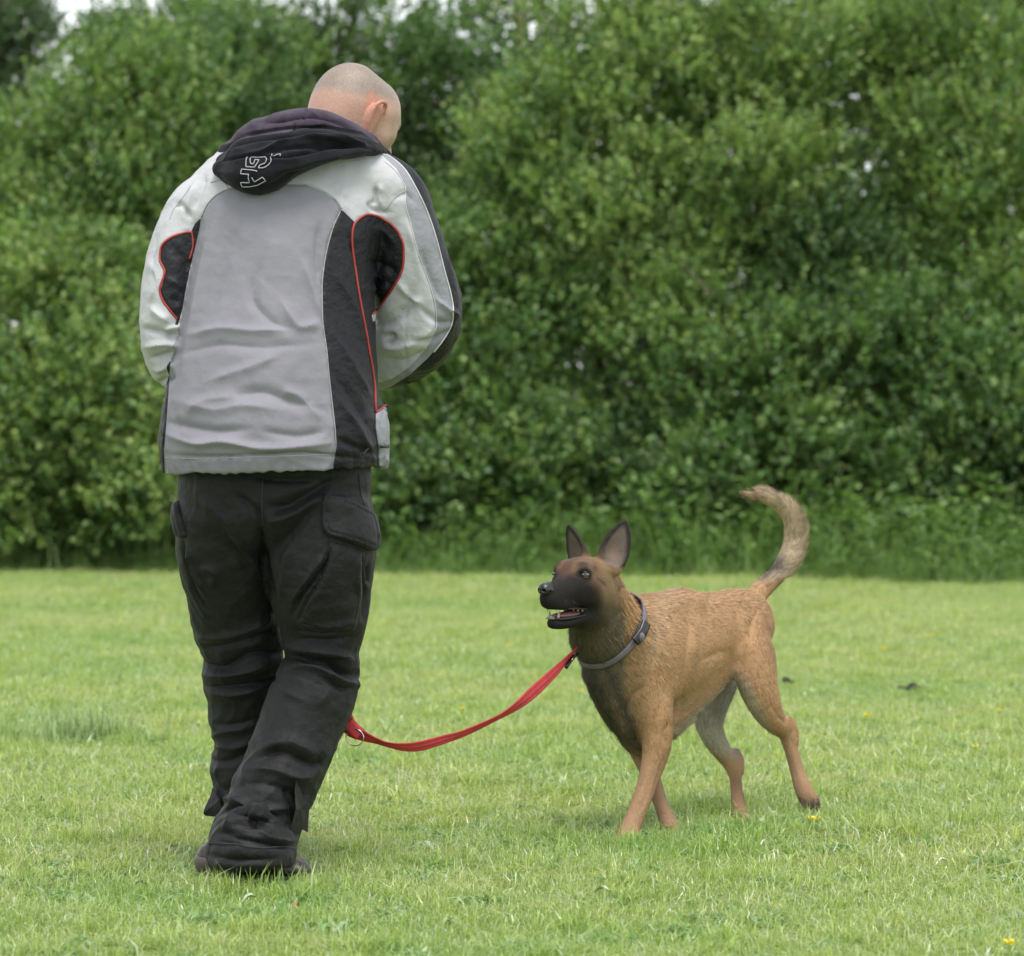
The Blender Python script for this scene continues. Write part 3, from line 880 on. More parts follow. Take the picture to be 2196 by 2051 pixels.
# neck and trunk
nb = W(690, 345, MY + 0.13)
n0, n1 = H(-0.035, 0, -0.055), H(-0.02, 0, -0.03)
bf.add(Stroke([(*n1, 0.060, 0.062), (*n0, 0.060, 0.062), (*nb, 0.068, 0.065), (*(nb - [0.02, 0.02, 0.08]), 0.10, 0.08)], X_, n=4), 0.045)
bf.add(Stroke(rows([(645, 420, .11, 150, .085), (620, 560, .08, 155, .10), (600, 760, .06, 150, .10), (592, 960, .06, 150, .10)]), X_, n=4), 0.04)
for pts in ([(480, 420, .11, 50, .05), (385, 560, .07, 42, .045), (362, 725, .06, 40, .042), (400, 790, .20, 34, .036), (478, 812, .36, 27, .026), (500, 812, .40, 26, .020)],
            [(800, 425, .12, 50, .05), (872, 560, .15, 44, .048), (893, 685, .19, 38, .040), (855, 755, .29, 32, .034), (748, 800, .44, 28, .026), (722, 806, .455, 27, .020)]):
    bf.add(Stroke(rows(pts), X_, n=4), 0.02)
# hands holding the leash in front of the belt
def hand(px, py, dy, side, seed):
    w0 = W(px, py, MY + dy)
    inw = np.array([side * 0.85, 0.45, -0.25]); inw = norm(inw)          # wrist -> knuckles
    upv = norm(np.array([0.1 * side, 0.25, 1.0])); upv = norm(upv - inw * (upv @ inw))
    fwd = np.cross(inw, upv) * side
    if fwd[1] < 0: fwd = -fwd
    bf.add(Stroke([(*(w0 - inw * 0.02), 0.026, 0.018), (*(w0 + inw * 0.03), 0.034, 0.016), (*(w0 + inw * 0.075), 0.041, 0.014)], upv, n=3), 0.012)
    for i, (off, ln) in enumerate(((0.031, 0.92), (0.010, 1.0), (-0.011, 0.95), (-0.031, 0.76))):
        k = w0 + inw * 0.078 + upv * off
        a = k + (inw * 0.75 + fwd * 0.6) * 0.040 * ln
        b = a + (fwd * 0.6 - inw * 0.75) * 0.026 * ln + fwd * 0.006
        c = b + (-inw * 0.9 - fwd * 0.35) * 0.020 * ln
        bf.add(Stroke([(*(k - inw * 0.02), .0095, .0095), (*k, .0098, .0098), (*a, .0088, .0088), (*b, .0082, .0082), (*c, .0072, .0072)], upv, n=2), 0.003)
    t0 = w0 + inw * 0.015 + upv * 0.024; t1 = w0 + inw * 0.045 + upv * 0.047 + fwd * 0.018; t2 = w0 + inw * 0.072 + upv * 0.040 + fwd * 0.040
    bf.add(Stroke([(*t0, .013, .013), (*t1, .0105, .0105), (*t2, .0085, .0085)], upv, n=3), 0.004)
    return w0 + inw * 0.085 + fwd * 0.022
lh = hand(508, 812, .41, 1, 1)
rh = hand(712, 808, .46, -1, 2)
bV, bQ = bf.mesh(); bV = relax(bV, bQ, 1, 0.4); bN = vnormals(bV, bQ)
loc = (bV - hc) @ HM.T
skin = np.tile(np.array([0.4098, 0.2541, 0.1926]), (len(bV), 1))
hd = smooth01((loc[:, 2] + 0.13) / 0.02)
scalp = smooth01((loc[:, 2] - 0.012 + 0.35 * np.clip(-loc[:, 0], -0.04, 0.1) + fbm(bV, 30, 3) * 0.008) / 0.035) * smooth01((0.075 - loc[:, 0]) / 0.03)
bald = smooth01((loc[:, 2] - 0.080 + fbm(bV, 22, 4) * 0.010) / 0.03)
skin = skin * (1 - scalp[:, None] * (1 - bald[:, None])) + np.array([0.235, 0.185, 0.150]) * (scalp * (1 - bald))[:, None]
skin = skin * (1 - bald[:, None] * 0.9) + np.array([0.4590, 0.3443, 0.2787]) * bald[:, None] * 0.9
earm = smooth01((np.abs(loc[:, 1]) - 0.078) / 0.006) * (np.abs(loc[:, 2] + 0.024) < 0.055) * (np.abs(loc[:, 0]) < 0.04)
skin = skin * (1 - earm[:, None] * 0.6) + np.array([0.50, 0.19, 0.13]) * earm[:, None] * 0.6
nk = smooth01((0.01 - loc[:, 2]) / 0.05) * smooth01((0.03 - loc[:, 0]) / 0.04)
skin = skin * (1 - nk[:, None] * 0.35) + np.array([0.3934, 0.2049, 0.1557]) * nk[:, None] * 0.35
face_m = smooth01((loc[:, 0] - 0.02) / 0.04)
skin = skin * (1 - face_m[:, None] * 0.4) + np.array([0.3607, 0.2541, 0.1803]) * face_m[:, None] * 0.4
lips = (np.abs(loc[:, 2] + 0.076) < 0.010) & (np.abs(loc[:, 1]) < 0.028) & (loc[:, 0] > 0.088)
skin[lips] = (0.45, 0.17, 0.14)
browm = (loc[:, 0] > 0.085) & (np.abs(loc[:, 2] - 0.010) < 0.005) & (np.abs(np.abs(loc[:, 1]) - 0.03) < 0.018)
skin[browm] = skin[browm] * 0.5
skin *= (1 + 0.07 * fbm(bV, 45, 9, 4))[:, None]
stub = noise(bV, 420, 12) * scalp * (1 - bald) * 0.14
skin *= (1 + stub)[:, None]
skin_m = mat('skin', attr='skin', rough=0.48, spec=0.45, bump=0.0010, bscale=420, var=0.16, vscale=330)
skin_m.node_tree.nodes['Principled BSDF'].inputs['Subsurface Weight'].default_value = 0.12
skin_m.node_tree.nodes['Principled BSDF'].inputs['Subsurface Radius'].default_value = (0.012, 0.005, 0.003)
body = build('body', bV, bQ, skin_m, man, attrs=dict(skin=skin))
eye_white = mat('eye_white', (0.75, 0.72, 0.68), 0.15)
iris_m = mat('iris', (0.10, 0.13, 0.16), 0.12)
for sg in (1, -1):
    V, Q = ellipsoid(H(0.0868, 0.031 * sg, -0.013), HM, np.array([0.0115, 0.0115, 0.0115]), 14, 10)
    ey = build('eye', V, Q, eye_white, man)
    V, Q = ellipsoid(H(0.0955, 0.031 * sg, -0.016), HM, np.array([0.0035, 0.0055, 0.0055]), 12, 8)
    build('iris', V, Q, iris_m, ey)

FOLD = 1.6
# ---- cloth helpers -----------------------------------------------------
def folds(V, N, lst, front=True):
    """drawn folds: (pixel line, width px, height m [+ ridge, - crease])"""
    p = topx(V); vis = smooth01((-N[:, 1] + 0.15) / 0.3) if front else 1.0
    D = np.zeros(len(V))
    for line, wd, amp in lst:
        line = np.array(line, float)
        line = np.column_stack([catmull(line, 4)]) if len(line) > 2 else line
        lo = line.min(0) - 4 * wd; hi = line.max(0) + 4 * wd
        m = np.flatnonzero(((p > lo) & (p < hi)).all(1))
        if not len(m): continue
        d, t = poly_sd(p[m], line, closed=False)
        taper = np.clip(np.minimum(t, 1 - t) * 4 + 0.15, 0, 1)
        sharp = 0.6 * np.exp(-(d / wd) ** 2) + 0.4 * np.exp(-d / (wd * 0.45))
        D[m] += FOLD * amp * sharp * taper
    return D * vis

def crumple(V, dirn, scale, seed, amp, stretch=3.0, sharp=2.0):
    """ridged creases running along dirn"""
    dirn = norm(dirn)
    Q = V + 0.05 * np.stack([noise(V, scale * 0.5, seed + i) for i in range(3)], 1)
    al = Q @ dirn
    Q = Q - dirn * (al * (1 - 1 / stretch))[:, None]
    n = noise(Q, scale, seed + 5) + 0.5 * noise(Q, scale * 2.1, seed + 8)
    return amp * ((1 - np.abs(n)) ** sharp - 0.5)

# ---- trousers ---------------------------------------------------------
tf = Field((-0.80, 7.70, 0.00), (-0.20, 8.48, 0.98), 0.0042)
hipsR = rows([(588, 955, .06, 205, .150), (588, 1030, .06, 208, .160), (590, 1100, .06, 200, .155)])
tf.add(Stroke(hipsR, X_, n=4, cap=0.6), 0.03)
legL = rows([(480, 1090, .07, 102, .125), (484, 1180, .09, 104, .118), (498, 1266, .12, 100, .108), (509, 1338, .15, 96, .098), (521, 1402, .17, 87, .090),
             (520, 1450, .18, 89, .092), (526, 1495, .19, 80, .085), (528, 1545, .20, 79, .083), (531, 1595, .21, 71, .080), (533, 1640, .22, 84, .085), (535, 1690, .23, 78, .082), (540, 1740, .24, 74, .08), (543, 1795, .25, 74, .085), (545, 1822, .255, 70, .09)])
legR = rows([(685, 1090, .05, 112, .135), (686, 1170, .04, 120, .128), (683, 1240, .04, 116, .120), (689, 1310, .06, 101, .108), (690, 1370, .08, 86, .098), (690, 1405, .09, 81, .094),
             (691, 1442, .08, 87, .098), (674, 1485, .06, 91, .098), (656, 1530, .05, 90, .096), (636, 1580, .03, 86, .093), (613, 1635, .01, 85, .091), (588, 1685, .00, 90, .094),
             (570, 1730, -.01, 88, .095), (560, 1775, -.01, 86, .095), (546, 1798, -.05, 92, .105), (540, 1826, -.065, 94, .115), (540, 1846, -.065, 92, .112), (540, 1875, -.065, 90, .11)])
tf.add(Stroke(legL, X_, n=3, cap=0.3), 0.012)
tf.add(Stroke(legR, X_, n=3, cap=0.3), 0.012)
cz = W(0, 1846, MY)[2]
tf.cut((0.05, 0, -1), -cz + 0.05 * W(540, 1846, MY)[0])
# crotch crease
tV, tQ = tf.mesh(); tV = relax(tV, tQ, 2, 0.5); tN = vnormals(tV, tQ)
TF = [
 # right knee back: overhanging roll and creases
 ([(618, 1405), (660, 1416), (700, 1420), (735, 1440), (770, 1452)], 9, -.016), ([(600, 1380), (650, 1392), (710, 1398), (765, 1420)], 10, .010),
 ([(640, 1372), (700, 1376), (760, 1362)], 7, -.007), ([(612, 1436), (670, 1432), (740, 1462), (776, 1470)], 9, .010), ([(690, 1452), (735, 1476), (770, 1468)], 6, -.006),
 ([(625, 1330), (680, 1345), (760, 1335)], 9, .006), ([(630, 1352), (690, 1362), (755, 1346)], 7, -.006),
 # right calf diagonal pulls
 ([(560, 1600), (620, 1590), (680, 1622)], 12, .005), ([(548, 1628), (600, 1612), (668, 1640), (690, 1630)], 10, -.009), ([(520, 1650), (580, 1650), (640, 1668), (680, 1660)], 10, .006),
 ([(500, 1690), (560, 1680), (620, 1700), (655, 1730)], 11, -.006),
 ([(478, 1712), (520, 1722), (545, 1738), (620, 1734)], 8, .011), ([(480, 1738), (520, 1745), (545, 1762), (600, 1752)], 8, -.010), ([(545, 1738), (528, 1760), (500, 1764), (476, 1778)], 6, .009),
 ([(545, 1770), (580, 1795), (625, 1808)], 6, .008), ([(478, 1785), (530, 1800), (600, 1814), (632, 1812)], 6, -.010), ([(545, 1758), (560, 1782), (600, 1798)], 6, -.006),
 ([(500, 1765), (540, 1772), (580, 1765), (625, 1772)], 7, -.006), ([(610, 1690), (625, 1730), (632, 1775)], 6, -.007),
 # left knee
 ([(434, 1420), (480, 1432), (540, 1404), (600, 1398)], 9, -.010), ([(430, 1448), (480, 1450), (540, 1438), (590, 1412)], 9, .009), ([(432, 1472), (490, 1474), (560, 1466), (600, 1450)], 7, -.009),
 ([(420, 1370), (480, 1366), (550, 1345), (590, 1320)], 10, .006), ([(425, 1392), (480, 1384), (550, 1368), (595, 1345)], 9, -.007),
 ([(445, 1490), (500, 1492), (560, 1480)], 7, .006), ([(450, 1552), (500, 1556), (560, 1540)], 7, -.004), ([(450, 1585), (480, 1570), (540, 1565)], 8, .004),
 ([(448, 1628), (490, 1632), (540, 1612)], 8, -.006), ([(455, 1600), (500, 1606), (550, 1590)], 8, .005), ([(450, 1660), (470, 1690), (490, 1700)], 8, -.006), ([(470, 1640), (462, 1665), (475, 1690)], 6, .004),
 # seat and thighs
 ([(560, 1110), (562, 1180), (570, 1240), (592, 1310)], 12, -.016), ([(430, 1060), (470, 1110), (520, 1180), (560, 1240)], 12, .008), ([(450, 1090), (500, 1160), (545, 1240)], 12, -.006),
 ([(570, 1120), (610, 1110), (660, 1085), (690, 1060)], 12, .008), ([(575, 1090), (620, 1085), (680, 1050), (740, 1020)], 11, -.008), ([(610, 1160), (640, 1130), (672, 1085)], 10, -.006),
 ([(600, 1290), (610, 1220), (620, 1170)], 9, .006), ([(500, 1060), (545, 1090), (566, 1130)], 9, -.006), ([(540, 1020), (600, 1030), (700, 1028)], 9, -.006),
 # cargo pocket gussets
 ([(710, 1172), (700, 1210), (672, 1245), (645, 1275), (628, 1320)], 5, -.011), ([(700, 1180), (662, 1240), (630, 1290)], 6, .006), ([(705, 1200), (690, 1240), (660, 1290)], 5, -.007),
 ([(776, 1190), (778, 1240), (786, 1270), (775, 1330)], 4, -.010), ([(768, 1190), (764, 1240), (770, 1280)], 6, .005), ([(790, 1210), (792, 1255)], 4, -.007),
 ([(394, 1160), (404, 1220), (425, 1280), (455, 1322)], 4, -.011), ([(402, 1170), (415, 1225), (440, 1275)], 6, .006), ([(430, 1215), (460, 1230), (450, 1260)], 12, .006),
]
d = folds(tV, tN, TF)
lower = smooth01((0.62 - tV[:, 2]) / 0.3)
d = d + crumple(tV, (1, 0.2, 0.25), 13, 31, 0.004, 3.0) * (0.6 + 0.8 * lower) + crumple(tV, (0.3, 0.2, 1), 16, 41, 0.0025, 3.0) + noise(tV, 9, 44) * 0.004 + noise(tV, 45, 46) * 0.0008
tV = tV + tN * d[:, None]; tN = vnormals(tV, tQ)
trouser_m = mat('black_cotton', (0.0040, 0.0040, 0.0044), 0.62, spec=0.33, var=0.40, vscale=9, bump=0.0005, bscale=900, sheen=0.04, bump2=(0.004, 45))
trous = build('trousers', tV, tQ, trouser_m, man, normals=None)
t_bvh = bvh_of(tV, tQ)

def patch(name, V, Q, N, poly, material, parent, thick=0.004, edge=5.0, curl=None, label=None, seam=True, ymax=99.0):
    """a sewn-on piece of cloth: the surface inside a pixel outline, raised, with its own edge"""
    p = topx(V); sdv = poly_sd(p, poly)
    sdv = np.where((N[:, 1] < 0.15) & (V[:, 1] < ymax), sdv, np.maximum(sdv, 5))
    T = tri(Q)
    near = (sdv[T] < 25).all(1)
    (Vi, Ti, Ai), _ = clip(V, T[near], sdv, dict(n=N, s=sdv))
    n = norm(Ai['n']); lift = thick * (0.35 + 0.65 * smooth01(-Ai['s'] / edge))
    if seam: lift = lift - thick * 0.35 * np.exp(-((-Ai['s'] - 9) / 1.6) ** 2)
    if curl is not None: lift = lift + curl(topx(Vi))
    Vo = Vi + n * lift[:, None]
    # rim going back down
    e = np.vstack([Ti[:, [0, 1]], Ti[:, [1, 2]], Ti[:, [2, 0]]])
    key = np.sort(e, 1); u, inv, c = np.unique(key, axis=0, return_inverse=True, return_counts=True)
    be = e[c[inv.ravel()] == 1]
    k = len(Vo)
    rim = np.vstack([np.stack([be[:, 0], be[:, 0] + k, be[:, 1] + k], 1), np.stack([be[:, 0], be[:, 1] + k, be[:, 1]], 1)])
    VV = np.vstack([Vo, Vi - n * 0.004])
    used, inv2 = np.unique(np.vstack([Ti, rim]), return_inverse=True)
    o = build(name, VV[used], inv2.reshape(-1, 3), material, parent)
    if label: o['label'] = label
    return o

flap_curl = lambda p: 0.006 * smooth01((p[:, 1] - 1090) / 80)
patch('pocket_flap', tV, tQ, tN, [(692, 1058), (735, 1068), (770, 1082), (802, 1102), (806, 1130), (808, 1158), (802, 1178), (795, 1181), (750, 1162), (703, 1149), (692, 1136), (688, 1113)], trouser_m, trous, 0.009, 4, flap_curl)
patch('pocket_flap', tV, tQ, tN, [(372, 1066), (383, 1072), (390, 1110), (400, 1150), (392, 1154), (382, 1150), (374, 1110)], trouser_m, trous, 0.012, 3)
patch('cargo_pocket', tV, tQ, tN, [(706, 1162), (745, 1170), (782, 1186), (776, 1240), (772, 1300), (760, 1352), (700, 1350), (640, 1335), (660, 1290), (690, 1225)], trouser_m, trous, 0.006, 8)
patch('cuff_hem', tV, tQ, tN, [(449, 1800), (480, 1806), (540, 1816), (600, 1822), (636, 1818), (640, 1860), (440, 1860), (445, 1820)], trouser_m, trous, 0.0022, 3, ymax=MY + 0.06)
# flaps of the ankle gussets standing off the leg
def gusset(pts, dy, thick=0.006):
    A = np.array([W(px, py, MY + dy + k) for px, py, k in pts]); n = len(A)
    c = A.mean(0); off = np.array([0, thick, 0])
    A1 = np.vstack([A, c - [0, 0.008, 0]]); A2 = A1 + off
    T = [(i, (i + 1) % n, n) for i in range(n)]
    T2 = [(b + n + 1, a + n + 1, c_ + n + 1) for a, b, c_ in T]
    S = [(i, i + n + 1, (i + 1) % n + n + 1) for i in range(n)] + [(i, (i + 1) % n + n + 1, (i + 1) % n) for i in range(n)]
    V = np.vstack([A1, A2])
    build('ankle_gusset', V, np.array(T + T2 + S), trouser_m, trous, smooth=False)
gusset([(640, 1650, -.03), (655, 1665, -.0), (664, 1712, .0), (662, 1750, .01), (660, 1786, .01), (650, 1780, -.01), (634, 1792, -.03), (622, 1786, -.05), (634, 1735, -.06), (632, 1690, -.05)], -.045)
gusset([(455, 1690, 0), (452, 1705, 0), (438, 1735, .0), (436, 1745, 0), (441, 1750, 0), (462, 1752, -.02), (476, 1748, -.04), (470, 1715, -.04)], .19)
# stitched seams
seam_m = mat('seam_thread', (0.03, 0.03, 0.032), 0.8)
pr = []
for ln in ([(700, 1075), (740, 1084), (775, 1098), (798, 1112)], [(450, 1806), (500, 1812), (560, 1820), (632, 1820)], [(770, 1020), (774, 1060), (782, 1085)], [(564, 1025), (562, 1090), (566, 1140)]):
    q = drape(t_bvh, catmull(ln, 6), 0.0045 if ln[0][0] in (700, 450) else 0.0008)
    if len(q) > 3:
        V, T = tube(q, 0.0011, 5); build('seam', V, T, seam_m, trous)

# ---- shoes --------------------------------------------------------------
shoe_m = mat('brown_leather', (0.026, 0.018, 0.015), 0.38, spec=0.5, var=0.35, vscale=30, bump=0.001, bscale=120)
band_m = mat('heel_counter', (0.075, 0.062, 0.058), 0.45, var=0.2, vscale=40)
sole_m = mat('rubber_sole', (0.012, 0.012, 0.012), 0.7, bump=0.001, bscale=80)
lace_m = mat('lace', (0.30, 0.28, 0.26), 0.7)
def shoe(heel, toe, lift_h, ankle, label=None):
    heel = np.array(heel, float); toe = np.array(toe, float)
    f = toe - heel; Ln = np.linalg.norm(f); f = f / Ln
    s = norm(np.cross([0, 0, 1.0], f)); u = np.cross(f, s)
    def P(x, y, z): return heel + f * x * Ln + s * y + u * z
    lo = np.minimum(heel, toe) - 0.09; hi = np.maximum(heel, toe) + 0.13
    A = Field(lo, hi, 0.0035)
    A.add(Stroke([(*P(.10, 0, .045), .036, .036), (*P(.35, 0, .045), .040, .036), (*P(.65, 0.004, .036), .046, .030), (*P(.88, 0.002, .030), .040, .024)], s, n=4), 0.02)
    A.add(Stroke([(*P(.20, 0, .05), .030, .036), (*P(.25, 0, .075), .028, .036)], s, n=2, cap=.3), 0.03)
    A.add(Stroke([(*P(.35, 0, .06), .030, .028), (*P(.60, 0, .05), .034, .022)], s, n=3), 0.02)
    A.cut(-u, -(u @ (heel + u * 0.012)))
    V, Q = A.mesh(); V = relax(V, Q, 1)
    N = vnormals(V, Q); V = V + N * (noise(V, 60, 3) * 0.0012)[:, None]
    o = build('shoe', V, Q, shoe_m, man)
    if label: o['label'] = label
    B = Field(lo, hi, 0.004)
    B.add(Stroke([(*P(.09, 0, .012), .041, .02), (*P(.35, 0, .010), .041, .02), (*P(.65, 0.004, .010), .052, .02), (*P(.90, 0.002, .014), .043, .02)], s, n=4), 0.01)
    B.cut(u, u @ (heel + u * 0.018)); B.cut(-u, -(u @ (heel - u * 0.010)))
    V, Q = B.mesh(); build('sole', V, Q, sole_m, o)
    C_ = Field(lo, hi, 0.0035)
    C_.add(Stroke([(*P(.09, 0, .040), .0385, .038), (*P(.22, 0, .040), .0405, .038)], s, n=2), 0.01)
    C_.cut(-u, -(u @ (heel + u * 0.016))); C_.cut(u, u @ (heel + u * 0.052)); C_.cut(f, f @ (heel + f * 0.30 * Ln))
    V, Q = C_.mesh(); build('heel_counter', V, Q, band_m, o)
    pr = []
    for i in range(5):
        x = .46 + i * .06
        pr.append(tube(catmull([P(x, -.024, .070 - i * .004), P(x + .02, 0, .079 - i * .005), P(x + .03, .024, .070 - i * .004)], 4), .0020, 5))
    V, T = merge(pr); build('lace', V, T, lace_m, o)
shoe(W(430, 1886, MY - .045), W(670, 1897, MY - .02), 0, None)
g2 = MY + 0.25
shoe([W(520, 1862, g2)[0], g2 - .03, 0.020], [W(600, 1862, g2)[0], g2 + .22, 0.010], 0, None)

FOLD = 1.45
# ---- jacket -------------------------------------------------------------
jf = Field((-0.86, 7.74, 0.83), (-0.08, 8.50, 1.70), 0.0042)
torso = Stroke(rows([(590, 1035, .045, 214, .195), (588, 1000, .045, 233, .205), (583, 960, .045, 240, .215), (583, 920, .045, 240, .215), (584, 850, .05, 231, .205), (588, 750, .06, 219, .195), (597, 650, .075, 206, .185),
                     (606, 560, .09, 200, .180), (618, 480, .105, 205, .170), (632, 420, .12, 196, .150), (655, 375, .135, 150, .115), (685, 345, .14, 85, .085)]), X_, n=4, cap=0.4)
jf.add(torso, 0.02)
jf.add(Stroke(rows([(690, 350, .14, 65, .085), (575, 385, .13, 62, .095), (480, 415, .115, 60, .090), (425, 455, .11, 66, .085)]), (0, 0, 1), n=4), 0.06)
jf.add(Stroke(rows([(690, 348, .14, 55, .085), (770, 368, .135, 55, .095), (835, 398, .13, 60, .092), (862, 440, .13, 64, .085)]), (0, 0, 1), n=4), 0.06)
sleeveL = Stroke(rows([(425, 452, .11, 66, .082), (395, 510, .095, 66, .085), (374, 580, .075, 66, .080), (362, 650, .06, 64, .075), (362, 715, .06, 61, .074), (372, 762, .09, 58, .070), (395, 795, .16, 52, .060), (440, 812, .27, 45, .048), (480, 815, .35, 40, .042)]), X_, n=4)
sleeveR = Stroke(rows([(860, 440, .125, 62, .085), (872, 500, .135, 76, .09), (880, 570, .15, 84, .092), (893, 640, .17, 90, .092), (893, 700, .19, 90, .088), (868, 745, .24, 84, .078), (828, 778, .31, 56, .060), (780, 785, .41, 46, .05), (745, 800, .44, 42, .044)]), X_, n=4)
jf.add(sleeveL, 0.015)
jf.add(sleeveR, 0.015)
jf.add(Stroke(rows([(925, 610, .20, 46, .055), (944, 665, .21, 42, .055), (946, 700, .22, 38, .055), (925, 745, .25, 36, .05)]), X_, n=3), 0.02)
# pocket bulge at the front right, seen past the side
jf.add(Stroke(rows([(800, 890, .10, 30, .06), (808, 930, .10, 27, .06), (806, 985, .10, 24, .06), (800, 1020, .10, 22, .05)]), X_, n=3), 0.03)
jf.add(Stroke(rows([(690, 330, .15, 62, .075), (695, 310, .16, 58, .07)]), X_, n=2, cap=.5), 0.02)      # collar
zc = 1.0
jf.cut((0.028, 0, -1), -(W(588, 1010, MY)[2]) + 0.028 * W(588, 1010, MY)[0])
jf.sub(Stroke(rows([(588, 1025, .045, 222, .19), (588, 985, .045, 222, .19)]), X_, n=1, cap=0.1), 0.004)
jV, jQ = jf.mesh(); jV = relax(jV, jQ, 2, 0.5); jN = vnormals(jV, jQ)
dT = torso.dist(jV); dL = sleeveL.dist(jV); dR = sleeveR.dist(jV)
is_arm = np.minimum(dL, dR) < dT
JF = [
 # back panel drapes
 ([(470, 440), (440, 540), (420, 640), (400, 740), (385, 830)], 12, .005), ([(520, 460), (480, 560), (450, 650), (420, 720)], 16, -.005),
 ([(560, 560), (540, 640), (600, 700), (660, 700)], 12, -.005), ([(600, 640), (640, 700), (690, 690)], 12, .006), ([(650, 560), (670, 620), (690, 680)], 10, .005),
 ([(690, 470), (680, 540), (690, 620)], 9, -.005), ([(400, 720), (470, 705), (560, 710), (680, 700)], 10, .005), ([(380, 760), (470, 740), (560, 745), (690, 735)], 12, -.004),
 ([(440, 820), (500, 800), (560, 780), (600, 760)], 12, .004), ([(380, 860), (460, 880), (520, 870), (600, 880)], 14, .005), ([(500, 850), (560, 840), (620, 860), (700, 880)], 14, -.006),
 ([(352, 930), (420, 952), (480, 948), (560, 962), (640, 958), (716, 950)], 9, .009), ([(356, 905), (400, 915), (470, 925), (540, 920)], 12, -.006), ([(560, 925), (640, 935), (700, 925)], 10, -.005),
 ([(360, 975), (450, 980), (560, 976), (650, 972), (780, 985)], 4, -.006), ([(600, 840), (640, 850), (690, 900)], 12, .005), ([(400, 890), (440, 860), (520, 850)], 12, .004),
 # black side panel pulls
 ([(700, 560), (760, 660), (790, 760)], 10, .004), ([(706, 700), (760, 790), (800, 860)], 10, .005), ([(712, 800), (760, 860), (806, 940)], 10, -.005), ([(720, 850), (770, 920), (805, 985)], 9, .005),
 ([(724, 940), (770, 962), (805, 975)], 8, -.006), ([(745, 490), (770, 590), (790, 690)], 8, -.004),
 # yoke
 ([(800, 440), (806, 425), (806, 400)], 6, -.008), ([(815, 445), (812, 420), (818, 395)], 6, .006), ([(790, 430), (800, 450), (840, 455)], 6, -.006), ([(740, 400), (735, 430), (750, 450)], 8, .003), ([(700, 380), (720, 410), (760, 440)], 14, -.004),
 ([(440, 370), (430, 410), (415, 450)], 8, -.006), ([(418, 395), (408, 430), (395, 460)], 7, .005), ([(375, 445), (390, 440), (410, 470)], 7, -.006),
 # right sleeve
 ([(800, 700), (840, 690), (875, 660), (880, 620)], 14, -.009), ([(810, 740), (860, 745), (910, 720), (930, 690)], 12, .008), ([(820, 770), (870, 775), (920, 750)], 10, -.009), ([(818, 800), (860, 803), (900, 780)], 8, .007),
 ([(820, 720), (845, 722), (830, 745)], 7, -.008), ([(870, 470), (890, 540), (900, 600)], 9, .004), ([(840, 430), (870, 415), (895, 440)], 8, -.004), ([(850, 600), (880, 640), (905, 650)], 9, .006), ([(905, 540), (925, 600), (950, 650)], 9, -.004),
 ([(880, 730), (930, 728), (975, 705)], 7, -.008), ([(900, 660), (940, 690), (975, 690)], 7, -.006), ([(935, 640), (960, 665), (985, 680)], 6, .006),
 # black underarm lobes
 ([(800, 490), (830, 500), (850, 530)], 9, .004), ([(790, 560), (830, 570), (850, 590)], 9, -.005), ([(790, 620), (820, 620), (838, 612)], 9, .005), ([(795, 590), (825, 595)], 8, .004),
 ([(370, 530), (395, 560), (405, 580)], 9, -.004), ([(358, 600), (380, 610), (392, 620)], 9, .004), ([(365, 640), (385, 650)], 8, -.004),
 # left sleeve
 ([(305, 705), (340, 712), (385, 720)], 8, -.010), ([(310, 745), (350, 738), (385, 745)], 8, .009), ([(320, 770), (350, 765), (370, 755)], 7, -.010), ([(330, 795), (355, 790), (372, 780)], 7, .008), ([(340, 820), (360, 812), (372, 806)], 6, -.007),
 ([(345, 714), (370, 706), (385, 700)], 6, .007), ([(318, 560), (335, 600), (320, 650)], 9, .005), ([(335, 500), (325, 560), (335, 620)], 8, -.004), ([(320, 660), (345, 680), (360, 690)], 9, .006),
]
d = folds(jV, jN, JF)
armw = is_arm.astype(float)
d = d + crumple(jV, (0.4, 0.2, 1), 9, 61, 0.0032, 2.5) * (0.75 + 0.5 * armw) + crumple(jV, (1, 0.1, -0.25), 11, 71, 0.003, 3.0) * (0.4 + 0.8 * smooth01((1.12 - jV[:, 2]) / 0.2) + 0.6 * armw) + noise(jV, 7, 75) * 0.004 + noise(jV, 50, 77) * 0.0006
front_f = smooth01((jN[:, 1] - 0.2) / 0.3)
# gathered hem
p_ = topx(jV)
hemw = smooth01((p_[:, 1] - 978) / 8) * (jN[:, 1] < 0.3)
d = d + hemw * (0.0032 * np.sin(p_[:, 0] * 0.20 + 5 * noise(jV, 9, 80)) * (0.4 + noise(jV, 16, 82)) + 0.002 * noise(jV, 60, 83))
PANEL_BACK = [(492, 404), (465, 417), (443, 440), (432, 466), (428, 490), (423, 512), (408, 575), (398, 625), (392, 660), (380, 705), (367, 754), (364, 795), (362, 835), (356, 921), (352, 962), (354, 1040), (715, 1040), (715, 996), (722, 955), (719, 910), (708, 817), (701, 746), (693, 690), (692, 608), (699, 549), (705, 520), (714, 489), (732, 450), (720, 430), (694, 412), (655, 396), (596, 395), (540, 396)]
PANEL_SIDE_R = [(732, 449), (714, 489), (705, 520), (699, 549), (692, 608), (693, 690), (701, 746), (708, 817), (719, 910), (722, 955), (715, 996), (714, 1045), (812, 1045), (812, 1000), (812, 960), (806, 920), (806, 884), (870, 872), (870, 660), (800, 690), (797, 675), (827, 642), (849, 608), (862, 579), (866, 538), (857, 504), (838, 480), (812, 465), (790, 460), (768, 471), (762, 478)]
